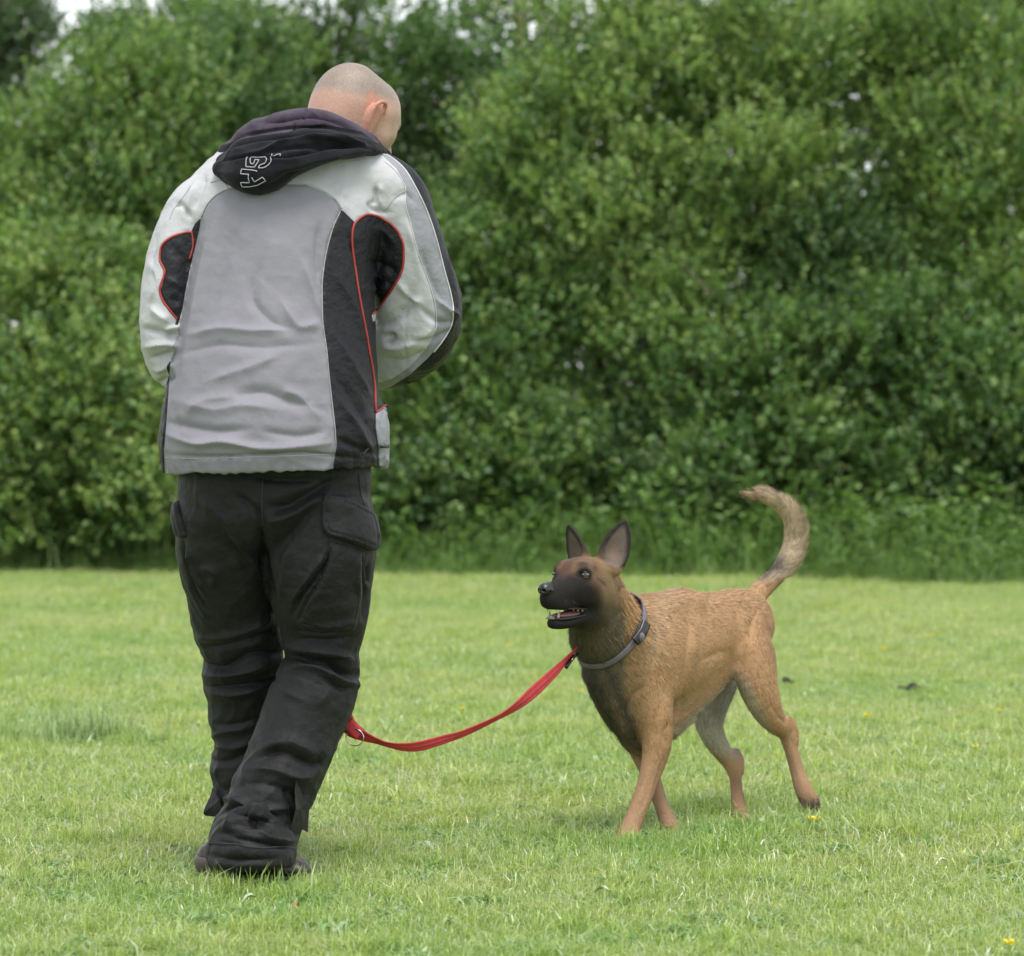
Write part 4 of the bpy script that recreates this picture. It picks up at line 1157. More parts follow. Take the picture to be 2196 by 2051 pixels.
PANEL_SIDE_L = [(432, 466), (428, 490), (423, 512), (408, 575), (398, 625), (392, 660), (380, 705), (367, 754), (364, 795), (362, 835), (356, 921), (352, 962), (354, 1040), (320, 1045), (320, 900), (352, 860), (357, 800), (360, 740), (380, 683), (369, 672), (354, 653), (343, 627), (349, 608), (354, 582), (343, 560), (343, 538), (358, 515), (388, 500), (410, 497), (418, 480)]
PANEL_STRIPE = [(800, 318), (818, 332), (850, 362), (871, 401), (870, 437), (879, 474), (898, 549), (920, 608), (933, 661), (933, 709), (913, 750), (875, 790), (838, 814), (795, 826), (795, 846), (838, 830), (880, 803), (918, 768), (946, 735), (970, 694), (972, 657), (954, 586), (935, 512), (913, 448), (890, 400), (868, 362), (838, 335), (818, 322)]
PANEL_OUTER = [(818, 322), (838, 335), (868, 362), (890, 400), (913, 448), (935, 512), (954, 586), (972, 657), (970, 694), (946, 735), (918, 768), (880, 803), (838, 830), (795, 846), (795, 860), (1050, 860), (1050, 300)]
def panel_sd(P, N, poly, allow):
    return np.where(allow, poly_sd(P, poly), 60.0)
sdB = poly_sd(p_, PANEL_BACK); sdR = poly_sd(p_, PANEL_SIDE_R); sdL = poly_sd(p_, PANEL_SIDE_L)
for sdd in (sdB, sdR, sdL):
    seamw = np.exp(-(sdd / 2.2) ** 2) * (jN[:, 1] < 0.2)
    d = d - 0.0022 * seamw
    d = d + 0.0007 * np.exp(-((np.abs(sdd) - 6) / 4) ** 2) * noise(jV, 70, 84) * (jN[:, 1] < 0.2)
jV = jV + jN * d[:, None]; jN = vnormals(jV, jQ)
jT = tri(jQ); p_ = topx(jV)
dT = torso.dist(jV); dA = np.minimum(sleeveL.dist(jV), sleeveR.dist(jV))
arm_lower = (dA < dT) & (p_[:, 1] > 690)
sdB = np.maximum(poly_sd(p_, PANEL_BACK), np.where(dA < dT - 0.004, 30, -99.0))
low = smooth01((p_[:, 1] - 640) / 50) > .5
sdR = np.where((dA < dT - 0.007) & low, 40.0, poly_sd(p_, PANEL_SIDE_R))
sdL = np.where((dA < dT) & (p_[:, 1] > 700), 40.0, poly_sd(p_, PANEL_SIDE_L))
back = jN[:, 1] > 0.55
for a_ in (sdB, sdR, sdL): a_[(jN[:, 1] > 0.3) & (jV[:, 1] > MY + 0.12)] = 40.0
grey_m = mat('grey_panel', (0.220, 0.213, 0.240), 0.72, spec=0.3, var=0.06, vscale=14, bump=0.0004, bscale=1100, bump2=(0.003, 30))
white_m = mat('pale_panel', (0.43, 0.43, 0.445), 0.62, spec=0.35, var=0.05, vscale=10, bump=0.0004, bscale=900, bump2=(0.0035, 40))
black_m = mat('black_nylon', (0.008, 0.008, 0.011), 0.55, spec=0.3, var=0.15, vscale=20, bump=0.0006, bscale=500, bump2=(0.005, 55))
stripe_m = mat('mid_grey_stripe', (0.235, 0.235, 0.262), 0.6, var=0.06, vscale=30, bump2=(0.003, 60))
red_m = mat('red_piping', (0.3182, 0.0303, 0.0227), 0.5)
wpipe_m = mat('white_piping', (0.5682, 0.5682, 0.5758), 0.5)
At = dict(b=sdB, r=sdR, l=sdL, n=jN)
(V1, T1, A1), (V0, T0, A0) = clip(jV, jT, sdB, At)
(V2, T2, A2), (V0, T0, A0) = clip(V0, T0, A0['r'], A0)
(V3, T3, A3), (V0, T0, A0) = clip(V0, T0, A0['l'], A0)
# stripe and black outer half of the right sleeve
pp = topx(V0); allow = (sleeveR.dist(V0) < 0.03) | (pp[:, 0] > 800) & (pp[:, 1] < 450)
sdS = np.where(allow & (A0['n'][:, 1] < 0.75), poly_sd(pp, PANEL_STRIPE), 40.0)
A0['s'] = sdS
(V4, T4, A4), (V0, T0, A0) = clip(V0, T0, sdS, A0)
pp = topx(V0)
sdO = np.where((pp[:, 0] > 800), poly_sd(pp, PANEL_OUTER), 40.0)
sdO = np.where((V0[:, 1] > MY + 0.30) & (pp[:, 0] > 790), -5.0, sdO)
sdO2 = np.where((A0['n'][:, 1] > 0.45) & (V0[:, 1] > MY + 0.1) & (pp[:, 0] > 800), -5.0, sdO)
(V5, T5, A5), (V0, T0, A0) = clip(V0, T0, sdO2, A0)
jacket = build('jacket', V0, T0, white_m, man, normals=norm(A0['n']))
build('back_panel', V1, T1, grey_m, jacket, normals=norm(A1['n']))
build('side_panel', V2, T2, black_m, jacket, normals=norm(A2['n']))
build('side_panel', V3, T3, black_m, jacket, normals=norm(A3['n']))
build('sleeve_stripe', V4, T4, stripe_m, jacket, normals=norm(A4['n']))
build('outer_sleeve', V5, T5, black_m, jacket, normals=norm(A5['n']))
j_bvh = bvh_of(jV, jT)
def piping(line, r, m, name='piping', lift=0.001):
    q = drape(j_bvh, catmull(line, 6), lift)
    if len(q) > 3:
        for _ in range(2): q[1:-1] = (q[:-2] + q[1:-1] * 2 + q[2:]) / 4
        V, T = tube(q, r, 7); return build(name, V, T, m, jacket)
piping([(805, 884), (804, 856), (803, 828), (798, 790), (792, 757), (786, 720), (779, 683), (771, 640), (764, 594), (758, 555), (755, 523), (755, 505), (756, 493), (760, 480), (768, 471), (779, 463), (790, 460), (812, 465), (838, 480), (850, 492), (857, 504), (864, 520), (866, 538), (866, 560), (862, 579), (857, 594), (849, 608), (827, 642), (812, 660), (799, 674)], 0.0026, red_m)
piping([(805, 884), (815, 878), (829, 868)], 0.0022, red_m)
piping([(410, 499), (400, 499), (388, 502), (370, 508), (358, 516), (348, 526), (344, 540), (343, 560), (350, 572), (354, 583), (350, 598), (344, 612), (343, 627), (347, 640), (354, 653), (369, 672), (380, 684)], 0.0026, red_m)
piping([(411, 498), (413, 510), (414, 525), (411, 540), (406, 556)], 0.0020, red_m)
piping([(818, 331), (838, 338), (868, 364), (890, 401), (902, 424), (913, 448), (925, 480), (935, 512), (945, 550), (954, 586), (965, 625), (971, 657), (971, 680), (968, 696), (960, 714), (946, 735), (930, 755)], 0.0016, wpipe_m)
piping([(826, 348), (850, 368), (866, 395), (870, 412), (869, 437), (879, 474), (888, 512), (898, 549), (910, 580), (920, 608), (930, 640), (934, 661), (936, 690), (933, 709), (913, 750)], 0.0009, wpipe_m)
st = mat('stitching', (0.3788, 0.3788, 0.3712), 0.8)
for ln in ([(870, 408), (850, 420), (835, 440), (822, 455)], [(452, 392), (475, 388), (492, 406)], [(492, 404), (465, 417), (443, 440), (431, 466)], [(596, 394), (655, 394), (694, 410), (720, 428), (733, 448)],
           [(365, 470), (372, 450), (392, 425), (410, 398)], [(356, 982), (450, 984), (560, 980), (650, 977), (716, 974)], [(730, 455), (713, 492), (698, 552), (691, 608), (692, 690), (700, 746), (707, 817), (718, 910), (721, 955)]):
    piping(ln, 0.0009, st, 'seam')
# grey hand pocket edge and cord toggle at the right hem
patch('front_pocket', jV, jQ, jN, [(806, 886), (829, 870), (838, 880), (838, 905), (834, 935), (836, 965), (834, 1010), (822, 1032), (812, 1034), (812, 1000), (812, 960), (806, 920)], stripe_m, jacket, 0.004, 3)
V, T = tube(np.array([W(812, 955, MY + .0), W(822, 957, MY + .0), W(832, 957, MY + .01)]), 0.005, 10)
build('cord_toggle', V, T, mat('toggle', (0.05, 0.05, 0.055), 0.3), jacket)
V, T = tube(catmull([W(806, 955, MY - .0), W(790, 962, MY - .06), W(778, 975, MY - .10)], 4), 0.0022, 6)
build('draw_cord', V, T, black_m, jacket)

# ---- hood ---------------------------------------------------------------
hf_ = Field((-0.68, 7.80, 1.36), (-0.22, 8.46, 1.74), 0.0034)
def hs2(lst, k=0.02, **kw): hf_.add(Stroke(rows(lst), (0, 0, 1), n=4, **kw), k)
hs2([(515, 330, .10, 30, .045), (550, 292, .07, 32, .05), (605, 272, .04, 30, .055), (662, 262, .045, 30, .055), (725, 280, .07, 27, .05), (770, 300, .10, 22, .04), (802, 322, .14, 16, .03)], 0.02)
hs2([(500, 350, .06, 24, .045), (560, 318, .00, 26, .045), (640, 300, -.03, 24, .045), (710, 296, -.01, 22, .04), (765, 308, .05, 18, .035), (806, 325, .12, 10, .025)], 0.012)
hs2([(502, 362, .02, 26, .05), (535, 375, -.04, 42, .05), (575, 372, -.06, 40, .05), (630, 350, -.065, 27, .042), (700, 330, -.04, 20, .035), (770, 322, .03, 14, .03), (812, 328, .11, 8, .02)], 0.014)
hs2([(530, 335, .0, 40, .05), (590, 335, -.03, 40, .05), (650, 320, -.03, 30, .05)], 0.02)
hs2([(515, 330, .10, 30, .05), (560, 340, .22, 32, .05), (660, 372, .29, 30, .042), (760, 372, .28, 28, .042), (812, 332, .18, 18, .03)], 0.02)
for q in range(3):
    pass
hV, hQ = hf_.mesh(); hV = relax(hV, hQ, 1, 0.4); hN = vnormals(hV, hQ)
HF = [([(492, 318), (530, 300), (580, 292), (630, 292), (680, 278), (740, 282), (790, 306)], 6, -.010), ([(500, 335), (560, 328), (610, 300), (660, 290), (720, 296), (775, 312)], 6, .007),
      ([(478, 345), (530, 336), (600, 338), (660, 325), (740, 308), (800, 322)], 4, -.012), ([(470, 352), (530, 344), (580, 344), (640, 340)], 5, .004),
      ([(540, 262), (600, 262), (625, 256), (665, 250), (720, 262), (770, 288)], 7, -.006), ([(520, 288), (580, 276), (640, 268), (700, 268)], 7, .006),
      ([(560, 330), (620, 318), (700, 312), (760, 312)], 5, -.007), ([(600, 372), (660, 350), (720, 336), (780, 326)], 6, .005), ([(540, 400), (580, 396), (610, 380), (650, 360)], 8, -.004),
      ([(664, 228), (655, 245), (652, 262)], 3, -.004), ([(632, 262), (630, 282)], 3, -.003), ([(700, 288), (740, 292), (770, 306), (790, 318)], 5, .006), ([(690, 300), (730, 303), (765, 316)], 4, -.006)]
d = folds(hV, hN, HF) + crumple(hV, (1, 0.2, -0.15), 16, 91, 0.0035, 3.0) + noise(hV, 25, 93) * 0.0015
hV = hV + hN * d[:, None]; hN = vnormals(hV, hQ); hT = tri(hQ)
hp = topx(hV)
lin = [(440, 318), (495, 307), (521, 297), (560, 290), (613, 285), (645, 273), (688, 267), (727, 273), (776, 283), (812, 309), (830, 200), (440, 200)]
(Va, Ta, Aa), (Vb, Tb, Ab) = clip(hV, hT, poly_sd(hp, lin), dict(n=hN))
hood_m = mat('black_fleece', (0.009, 0.009, 0.012), 0.9, spec=0.15, sheen=0.06, var=0.3, vscale=25, bump=0.0012, bscale=350)
fade_m = mat('faded_purple_fleece', (0.0455, 0.0341, 0.0515), 0.95, spec=0.15, sheen=0.12, var=0.35, vscale=22, bump=0.0012, bscale=350)
hood = build('hood', Vb, Tb, hood_m, man, normals=norm(Ab['n'])); hood['label'] = 'black hood lying on the back with white outline letters'
hl = build('hood_lining', Va, Ta, fade_m, hood, normals=norm(Aa['n'])); hl['label'] = 'faded purple upper side of the hood'
h_bvh = bvh_of(hV, hT)
letters = [
 [(950, 890), (850, 860), (700, 845), (440, 820), (405, 965), (675, 985), (660, 1080), (675, 1160), (700, 1248), (400, 1245), (450, 1385), (700, 1380), (950, 1320), (1215, 1180), (1120, 1070), (850, 1225), (770, 1080)],
 [(770, 405), (725, 440), (715, 530), (728, 610), (770, 655), (820, 645), (850, 600), (880, 505), (1010, 520), (935, 650), (860, 760), (720, 752), (590, 740), (582, 640), (590, 520), (605, 430), (650, 400)],
 [(770, 405), (1000, 415), (1200, 405), (1240, 440), (1258, 500), (1235, 570), (1190, 625), (1110, 655), (1030, 690), (985, 780), (1080, 782), (1150, 775), (1230, 740), (1300, 690), (1360, 620), (1400, 540), (1405, 470), (1380, 400)],
 [(1430, 330), (1433, 390)], [(1490, 390), (1600, 340), (1710, 320), (1695, 390)]]
letter_m = mat('white_print', (0.4697, 0.4697, 0.4848), 0.6)
pr = []
for ln in letters:
    q = np.array(ln, float) / 15.29 + [490, 310]
    dense = np.vstack([q[i] + (q[i + 1] - q[i]) * t for i in range(len(q) - 1) for t in np.linspace(0, 1, 5)[:-1]] + [q[-1:]])
    g = drape(h_bvh, dense, 0.0016)
    if len(g) > 2: pr.append(tube(g, 0.0009, 5))
V, T = merge(pr); build('lettering', V, T, letter_m, hood)
# ================================================================== THE DOG
dog = empty('dog', (W(1480, 1790, 8.92)[0], 8.92, 0.0), 'fawn shepherd dog with black mask and raised tail, looking up at the man', 'dog')
def dr(lst):
    """px, py, Y, lateral radius m, other radius m"""
    return [(*W(px, py, Y), a, b) for px, py, Y, a, b in lst]
LAT = norm(np.array([0.85, -0.53, 0.0]))       # towards the dog's left
df = Field((0.00, 8.36, -0.01), (0.84, 9.46, 0.86), 0.0042)
ST = []
def ds(lst, name, k=0.03, hint=LAT, n=4, cap=1.0, raw=False):
    s = Stroke(lst if raw else dr(lst), hint, n=n, cap=cap, k=k, name=name); df.add(s, k); ST.append(s); return s
trunk = ds([(1345, 1430, 8.80, .062, .088), (1392, 1405, 8.88, .088, .120), (1450, 1402, 8.98, .090, .131), (1505, 1370, 9.06, .080, .112), (1548, 1345, 9.13, .066, .088), (1588, 1335, 9.19, .078, .082), (1610, 1343, 9.22, .060, .062)], 'trunk', 0.03)
chest = ds([(1292, 1440, 8.765, .044, .05), (1313, 1480, 8.79, .052, .052), (1340, 1530, 8.82, .050, .050), (1372, 1575, 8.87, .040, .034)], 'chest', 0.05)
neck = ds([(1283, 1262, 8.70, .056, .058), (1300, 1320, 8.745, .072, .070), (1322, 1370, 8.79, .085, .082), (1352, 1410, 8.84, .085, .095)], 'neck', 0.05)
withers = ds([(1330, 1300, 8.86, .05, .03), (1400, 1303, 8.92, .055, .03), (1460, 1290, 9.0, .06, .03)], 'withers', 0.04)
brisket = ds([(1372, 1572, 8.88, .042, .034), (1425, 1540, 8.95, .048, .036), (1478, 1488, 9.02, .045, .034), (1530, 1440, 9.09, .04, .030)], 'belly', 0.05)
# near (left) foreleg reaching forward
foreL = ds([(1400, 1370, 8.86, .040, .062), (1388, 1440, 8.82, .045, .066), (1400, 1510, 8.81, .044, .058), (1408, 1560, 8.805, .038, .047), (1408, 1600, 8.80, .033, .041), (1400, 1640, 8.79, .027, .033), (1385, 1690, 8.77, .022, .026),
            (1366, 1742, 8.74, .0215, .025), (1352, 1775, 8.72, .024, .025), (1342, 1802, 8.70, .030, .024)], 'foreL', 0.025)
foreR = ds([(1345, 1480, 8.90, .038, .055), (1362, 1560, 8.93, .033, .044), (1376, 1612, 8.93, .027, .034), (1394, 1660, 8.90, .021, .025), (1413, 1712, 8.87, .018, .020), (1428, 1752, 8.845, .019, .020), (1440, 1786, 8.82, .024, .020), (1446, 1796, 8.81, .025, .018)], 'foreR', 0.02)
# left hind, lifted behind
hindL = ds([(1598, 1356, 9.14, .050, .074), (1615, 1408, 9.11, .050, .072), (1624, 1462, 9.095, .045, .064), (1640, 1510, 9.10, .038, .047), (1660, 1545, 9.12, .028, .033), (1682, 1568, 9.15, .020, .022),
            (1692, 1592, 9.16, .018, .0185), (1700, 1620, 9.16, .017, .018), (1711, 1658, 9.16, .018, .020), (1724, 1695, 9.15, .023, .022), (1737, 1722, 9.14, .022, .016)], 'hindL', 0.025)
hockL = ds([(1690, 1545, 9.16, .010, .012), (1700, 1560, 9.165, .011, .012), (1702, 1585, 9.165, .011, .011)], 'hindL', 0.02)
hindR = ds([(1560, 1390, 9.27, .045, .072), (1540, 1460, 9.23, .042, .060), (1524, 1520, 9.19, .036, .046), (1523, 1560, 9.18, .031, .038), (1540, 1598, 9.20, .024, .030), (1563, 1632, 9.22, .018, .023),
            (1576, 1665, 9.21, .0155, .018), (1580, 1700, 9.17, .0155, .017), (1584, 1735, 9.12, .018, .017), (1592, 1762, 9.07, .023, .018)], 'hindR', 0.02)
hockR = ds([(1578, 1612, 9.24, .009, .010), (1588, 1630, 9.24, .010, .011), (1588, 1655, 9.23, .009, .010)], 'hindR', 0.02)
tail = ds([(1608, 1296, 9.24, .030, .030), (1628, 1270, 9.28, .026, .026), (1658, 1240, 9.31, .022, .022), (1682, 1205, 9.33, .021, .021), (1697, 1165, 9.34, .021, .021), (1698, 1125, 9.33, .019, .019), (1682, 1096, 9.32, .017, .017),
           (1655, 1076, 9.30, .014, .014), (1625, 1066, 9.28, .011, .011), (1600, 1060, 9.26, .007, .007)], 'tail', 0.02)
# shoulder blade ridge and thigh muscle
ds([(1432, 1320, 8.90, .020, .035), (1452, 1400, 8.88, .018, .035), (1440, 1470, 8.85, .016, .030)], 'trunk', 0.04)
# toes
def toes(px, py, Y, d, name, r=.0115, spread=.0125, ln=.018):
    c = W(px, py, Y); d = norm(np.array(d)); s = norm(np.cross(d, [0, 0, 1]))
    for i in (-1.5, -.5, .5, 1.5):
        a = c + s * i * spread + d * (0.0 if abs(i) > 1 else .006)
        b = a + d * ln + np.array([0, 0, -.006])
        ds([(*(a - d * .01), r * .9, r * .9), (*a, r, r * 1.05), (*b, r * .85, r * .8)], name, 0.006, n=2, raw=True)
    return c, d, s
paws = [toes(1340, 1806, 8.70, (-.55, -.8, -.15), 'foreL'), toes(1448, 1797, 8.81, (-.35, -.9, -.25), 'foreR', .010, .011), toes(1596, 1766, 9.06, (-.25, -.9, -.2), 'hindR', .0095, .0105)]
cL = W(1739, 1722, 9.14)
paws.append(toes(1738, 1718, 9.14, (.10, -.35, -.93), 'hindL', .0095, .0105, .014))
ds([(*W(1454, 1768, 8.86), .006, .008), (*W(1459, 1778, 8.855), .004, .005)], 'foreR', 0.006, raw=True)

# ---- head ------------------------------------------------------------
dc = W(1242, 1240, 8.62)
y_ = math.radians(52)
f_ = np.array([-math.cos(y_), -math.sin(y_), 0.0])        # to the left and towards the camera
l_ = np.array([math.sin(y_), -math.cos(y_), 0.0])          # the dog's left
p_t = math.radians(2)
f2 = f_ * math.cos(p_t) + np.array([0, 0, 1]) * math.sin(p_t)
u2 = np.cross(f2, l_); u2 = u2 if u2[2] > 0 else -u2
DM = np.array([f2, l_, u2])
def G(x, y, z): return dc + np.array([x, y, z]) @ DM
def gs_(lst, name='head', k=0.015, hint=(0, 1, 0), n=3, cap=1.0, sub=False):
    s = Stroke([(*G(*r[:3]), r[3], r[4]) for r in lst], np.array(hint) @ DM, n=n, cap=cap, k=k, name=name)
    if sub: df.sub(s, k)
    else: df.add(s, k); ST.append(s)
    return s
# local: x forward, y left, z up; a = lateral radius, b = vertical radius
gs_([(-.050, 0, .004, .050, .044), (-.015, 0, .008, .056, .043), (.020, 0, .008, .050, .036)], k=.02, n=3)
gs_([(.010, 0, -.016, .050, .038), (.045, 0, -.027, .036, .035), (.078, 0, -.037, .028, .033), (.106, 0, -.043, .025, .029), (.121, 0, -.043, .020, .025)], 'muzzle', k=.02, n=3, cap=.7)
gs_([(.03, 0, .002, .020, .015), (.070, 0, -.016, .014, .012), (.112, 0, -.024, .014, .010)], 'muzzle', k=.015, n=2)       # bridge
for sg in (1, -1):
    gs_([(-.045, .036 * sg, -.035, .026, .036), (-.005, .036 * sg, -.038, .022, .030), (.03, .028 * sg, -.040, .016, .020)], 'cheek', k=.03, n=3)
    gs_([(.030, .030 * sg, .028, .013, .008), (.010, .042 * sg, .030, .012, .008)], k=.015, n=1)
    gs_([(.034, .036 * sg, .008, .012, .012), (.028, .038 * sg, .008, .012, .012)], k=.015, n=1)
    gs_([(.040, .030 * sg, -.018, .010, .010), (.010, .044 * sg, -.016, .010, .012)], k=.02, n=1)                        # brows
    gs_([(.045, .017 * sg, -.058, .010, .012), (.085, .016 * sg, -.062, .009, .011), (.112, .011 * sg, -.056, .009, .010)], 'muzzle', k=.012, n=2)   # lips
    gs_([(.046, .043 * sg, .0090, .008, .0062), (.038, .050 * sg, .0090, .008, .0062)], k=.008, n=1, sub=True)
# lower jaw, open
gs_([(-.035, 0, -.072, .036, .022), (.005, 0, -.090, .031, .019), (.045, 0, -.101, .024, .016), (.078, 0, -.1045, .019, .014), (.098, 0, -.1035, .016, .0135)], 'jaw', k=.015, n=3, cap=.8)
gs_([(.112, 0, -.0815, .014, .0055), (.060, 0, -.082, .018, .007), (.008, 0, -.078, .024, .006)], k=.004, hint=(0, 1, 0), n=2, sub=True)
gs_([(-.06, 0, -.055, .046, .040), (-.03, 0, -.074, .038, .034)], 'jaw', k=.03, n=2)
ds([(1262, 1320, 8.66, .045, .040), (1275, 1365, 8.71, .060, .055)], 'neck', 0.04)
# ears
EARS = []
for sg, tipx, tipy, bx, by in ((1, 1341, 1116, 0, 0), (-1, 1219, 1126, 0, 0)):
    base = G(-.062, .043 * sg, .034); tip = W(tipx, tipy, (base[1] + (.01 if sg > 0 else -.0)))
    ax = norm(tip - base)
    fw = norm(f2 * .55 + l_ * sg * .80) if sg > 0 else norm(f2 * .95 + l_ * sg * .35)       # where the cup opens
    fw = norm(fw - ax * (fw @ ax)); wd = np.cross(ax, fw); Ln = np.linalg.norm(tip - base)
    R = []
    for t, a, b in ((-.12, .032, .022), (.10, .037, .019), (.30, .038, .014), (.52, .034, .010), (.72, .026, .008), (.88, .0165, .0065), (.985, .007, .005)):
        R.append((*(base + ax * Ln * t), a, b))
    s = Stroke(R, wd, n=3, k=.012, name='ear', cap=.6); df.add(s, .012); ST.append(s)
    R2 = []
    for t, a, b in ((.10, .020, .012), (.25, .029, .016), (.42, .0300, .014), (.60, .0255, .011), (.78, .0175, .0085), (.92, .009, .005)):
        R2.append((*(base + ax * Ln * t + fw * (.0135 - .006 * t)), a, b))
    df.sub(Stroke(R2, wd, n=3), .003)
    EARS.append((base, ax, fw, wd, Ln))
dV, dQ = df.mesh(); dV = relax(dV, dQ, 1, 0.5); dN = vnormals(dV, dQ); dT_ = tri(dQ)
print('dog verts', len(dV))

# ---- coat: which stroke, which way the hair lies, colour, length -----------
labs = []
for s in ST:
    labs.append(s.dist(dV))
labs = np.array(labs)
wts = np.exp(-np.maximum(labs, -0.03) / 0.010)
names = [s.name for s in ST]
groups = sorted(set(names))
GWT = {g: np.zeros(len(dV)) for g in groups}
dirs = np.zeros_like(dV)
for i, s in enumerate(ST):
    GWT[s.name] += wts[i]
    fl = s.flow(dV)
    if s.name in ('muzzle',): fl = -np.tile(f2, (len(dV), 1)) + 0.0 * fl
    if s.name in ('head', 'cheek'): fl = np.tile(norm(-f2 * .9 - u2 * .25), (len(dV), 1)) + l_ * np.sign((dV - dc) @ l_)[:, None] * .3
    if s.name == 'jaw': fl = np.tile(norm(-f2 - u2 * .5), (len(dV), 1))
    if s.name == 'ear': fl = fl
    if s.name == 'trunk': fl = trunk.flow(dV) + np.array([0, 0, -0.45])
    if s.name == 'chest': fl = fl + np.array([0, 0, -0.2])
    dirs += fl * wts[i][:, None]
tot = sum(GWT.values())
for g in groups: GWT[g] = GWT[g] / tot
dirs = norm(dirs)
P = topx(dV); lc = (dV - dc) @ DM.T
def blend(c, col_, w_):
    w_ = np.clip(w_, 0, 1)[:, None]; return c * (1 - w_) + np.array(col_) * w_
FAWN = (0.435, 0.262, 0.130); RED = (0.335, 0.19, 0.098); CREAM = (0.50, 0.44, 0.35); BLK = (0.014, 0.0125, 0.013); GREY = (0.15, 0.13, 0.09)
C = np.tile(np.array(FAWN), (len(dV), 1))
n1_ = fbm(dV, 14, 5); n2_ = fbm(dV, 45, 6)
C = blend(C, RED, 0.25 + 0.22 * n1_)
topw = smooth01((dN[:, 2] - 0.15) / 0.6) * (GWT['trunk'] + GWT['withers'])
C = blend(C, (0.40, 0.25, 0.145), topw * 0.6)
C = blend(C, RED, smooth01((P[:, 0] - 1600) / 60) * GWT['hindL'] * smooth01((1440 - P[:, 1]) / 80) * 0.8)
# pale parts: belly, inner thighs, breeches
C = blend(C, CREAM, GWT['belly'] * smooth01((-dN[:, 2] - 0.1) / 0.5) * 0.85)
inner = dN @ (-LAT)
C = blend(C, (0.42, 0.34, 0.24), GWT['hindL'] * smooth01((inner + 0.1) / 0.5) * 0.8)
C = blend(C, (0.44, 0.37, 0.27), GWT['hindL'] * smooth01((1615 - P[:, 0] + (P[:, 1] - 1450) * 0.45) / 30) * smooth01((P[:, 1] - 1420) / 40) * 0.8)
C = blend(C, (0.43, 0.39, 0.31), GWT['hindR'] * smooth01((1650 - P[:, 1]) / 60) * 0.95)
C = blend(C, (0.24, 0.15, 0.08), GWT['hindR'] * smooth01((P[:, 1] - 1640) / 40) * 0.8)
C = blend(C, (0.45, 0.38, 0.29), smooth01((P[:, 0] - 1668 - np.abs(P[:, 1] - 1490) * .12) / 10) * smooth01((P[:, 1] - 1440) / 30) * smooth01((1540 - P[:, 1]) / 20) * 0.7)
# legs warmer and redder, toes dusky
leg = GWT['foreL'] * smooth01((P[:, 1] - 1600) / 90) + GWT['hindL'] * smooth01((P[:, 1] - 1560) / 40)
C = blend(C, (0.36, 0.218, 0.128), leg * 0.8)
C = blend(C, (0.29, 0.175, 0.105), GWT['foreR'] * 0.8)
C = blend(C, (0.20, 0.17, 0.12), GWT['foreR'] * smooth01((P[:, 0] - 1400 - (P[:, 1] - 1660) * .35) / 14) * smooth01((1750 - P[:, 1]) / 20) * .7)
C = blend(C, (0.06, 0.05, 0.042), GWT['hindL'] * smooth01((P[:, 1] - 1702 - 8 * n2_) / 18) * 0.85)
C = blend(C, (0.10, 0.08, 0.06), GWT['hindR'] * smooth01((P[:, 1] - 1745) / 15) * 0.7)
# dusky throat, neck side and chest front
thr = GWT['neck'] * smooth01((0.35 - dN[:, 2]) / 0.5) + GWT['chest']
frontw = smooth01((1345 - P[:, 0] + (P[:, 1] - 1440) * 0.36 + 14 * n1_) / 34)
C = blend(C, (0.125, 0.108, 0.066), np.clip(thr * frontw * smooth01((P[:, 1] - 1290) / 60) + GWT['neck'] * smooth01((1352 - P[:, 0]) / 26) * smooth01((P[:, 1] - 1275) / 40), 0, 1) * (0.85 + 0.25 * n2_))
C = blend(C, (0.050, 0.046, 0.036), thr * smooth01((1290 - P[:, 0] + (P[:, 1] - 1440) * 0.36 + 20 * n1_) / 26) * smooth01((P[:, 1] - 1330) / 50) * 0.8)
band = np.exp(-((P[:, 0] - (1322 + (P[:, 1] - 1480) * 0.42)) / 13) ** 2) * smooth01((P[:, 1] - 1400) / 40) * smooth01((1640 - P[:, 1]) / 40)
C = blend(C, (0.045, 0.042, 0.035), band * (GWT['chest'] + GWT['trunk'] + GWT['neck'] + GWT['foreR'] * .6) * 0.75)
C = blend(C, (0.17, 0.14, 0.09), GWT['trunk'] * smooth01((1400 - P[:, 0]) / 30) * smooth01((P[:, 1] - 1420) / 40) * smooth01((1560 - P[:, 1]) / 40) * 0.45)
C = blend(C, (0.40, 0.235, 0.09), GWT['neck'] * np.exp(-((P[:, 0] - 1352) / 14) ** 2) * smooth01((1370 - P[:, 1]) / 40) * 0.7)
C = blend(C, (0.45, 0.32, 0.185), (GWT['trunk'] + GWT['neck'] + GWT['withers']) * np.exp(-((P[:, 0] - 1412 + (P[:, 1] - 1330) * 0.22) / 26) ** 2) * smooth01((1460 - P[:, 1]) / 60) * 0.55)  # paler strip along the shoulder crest, a highlight painted into the coat
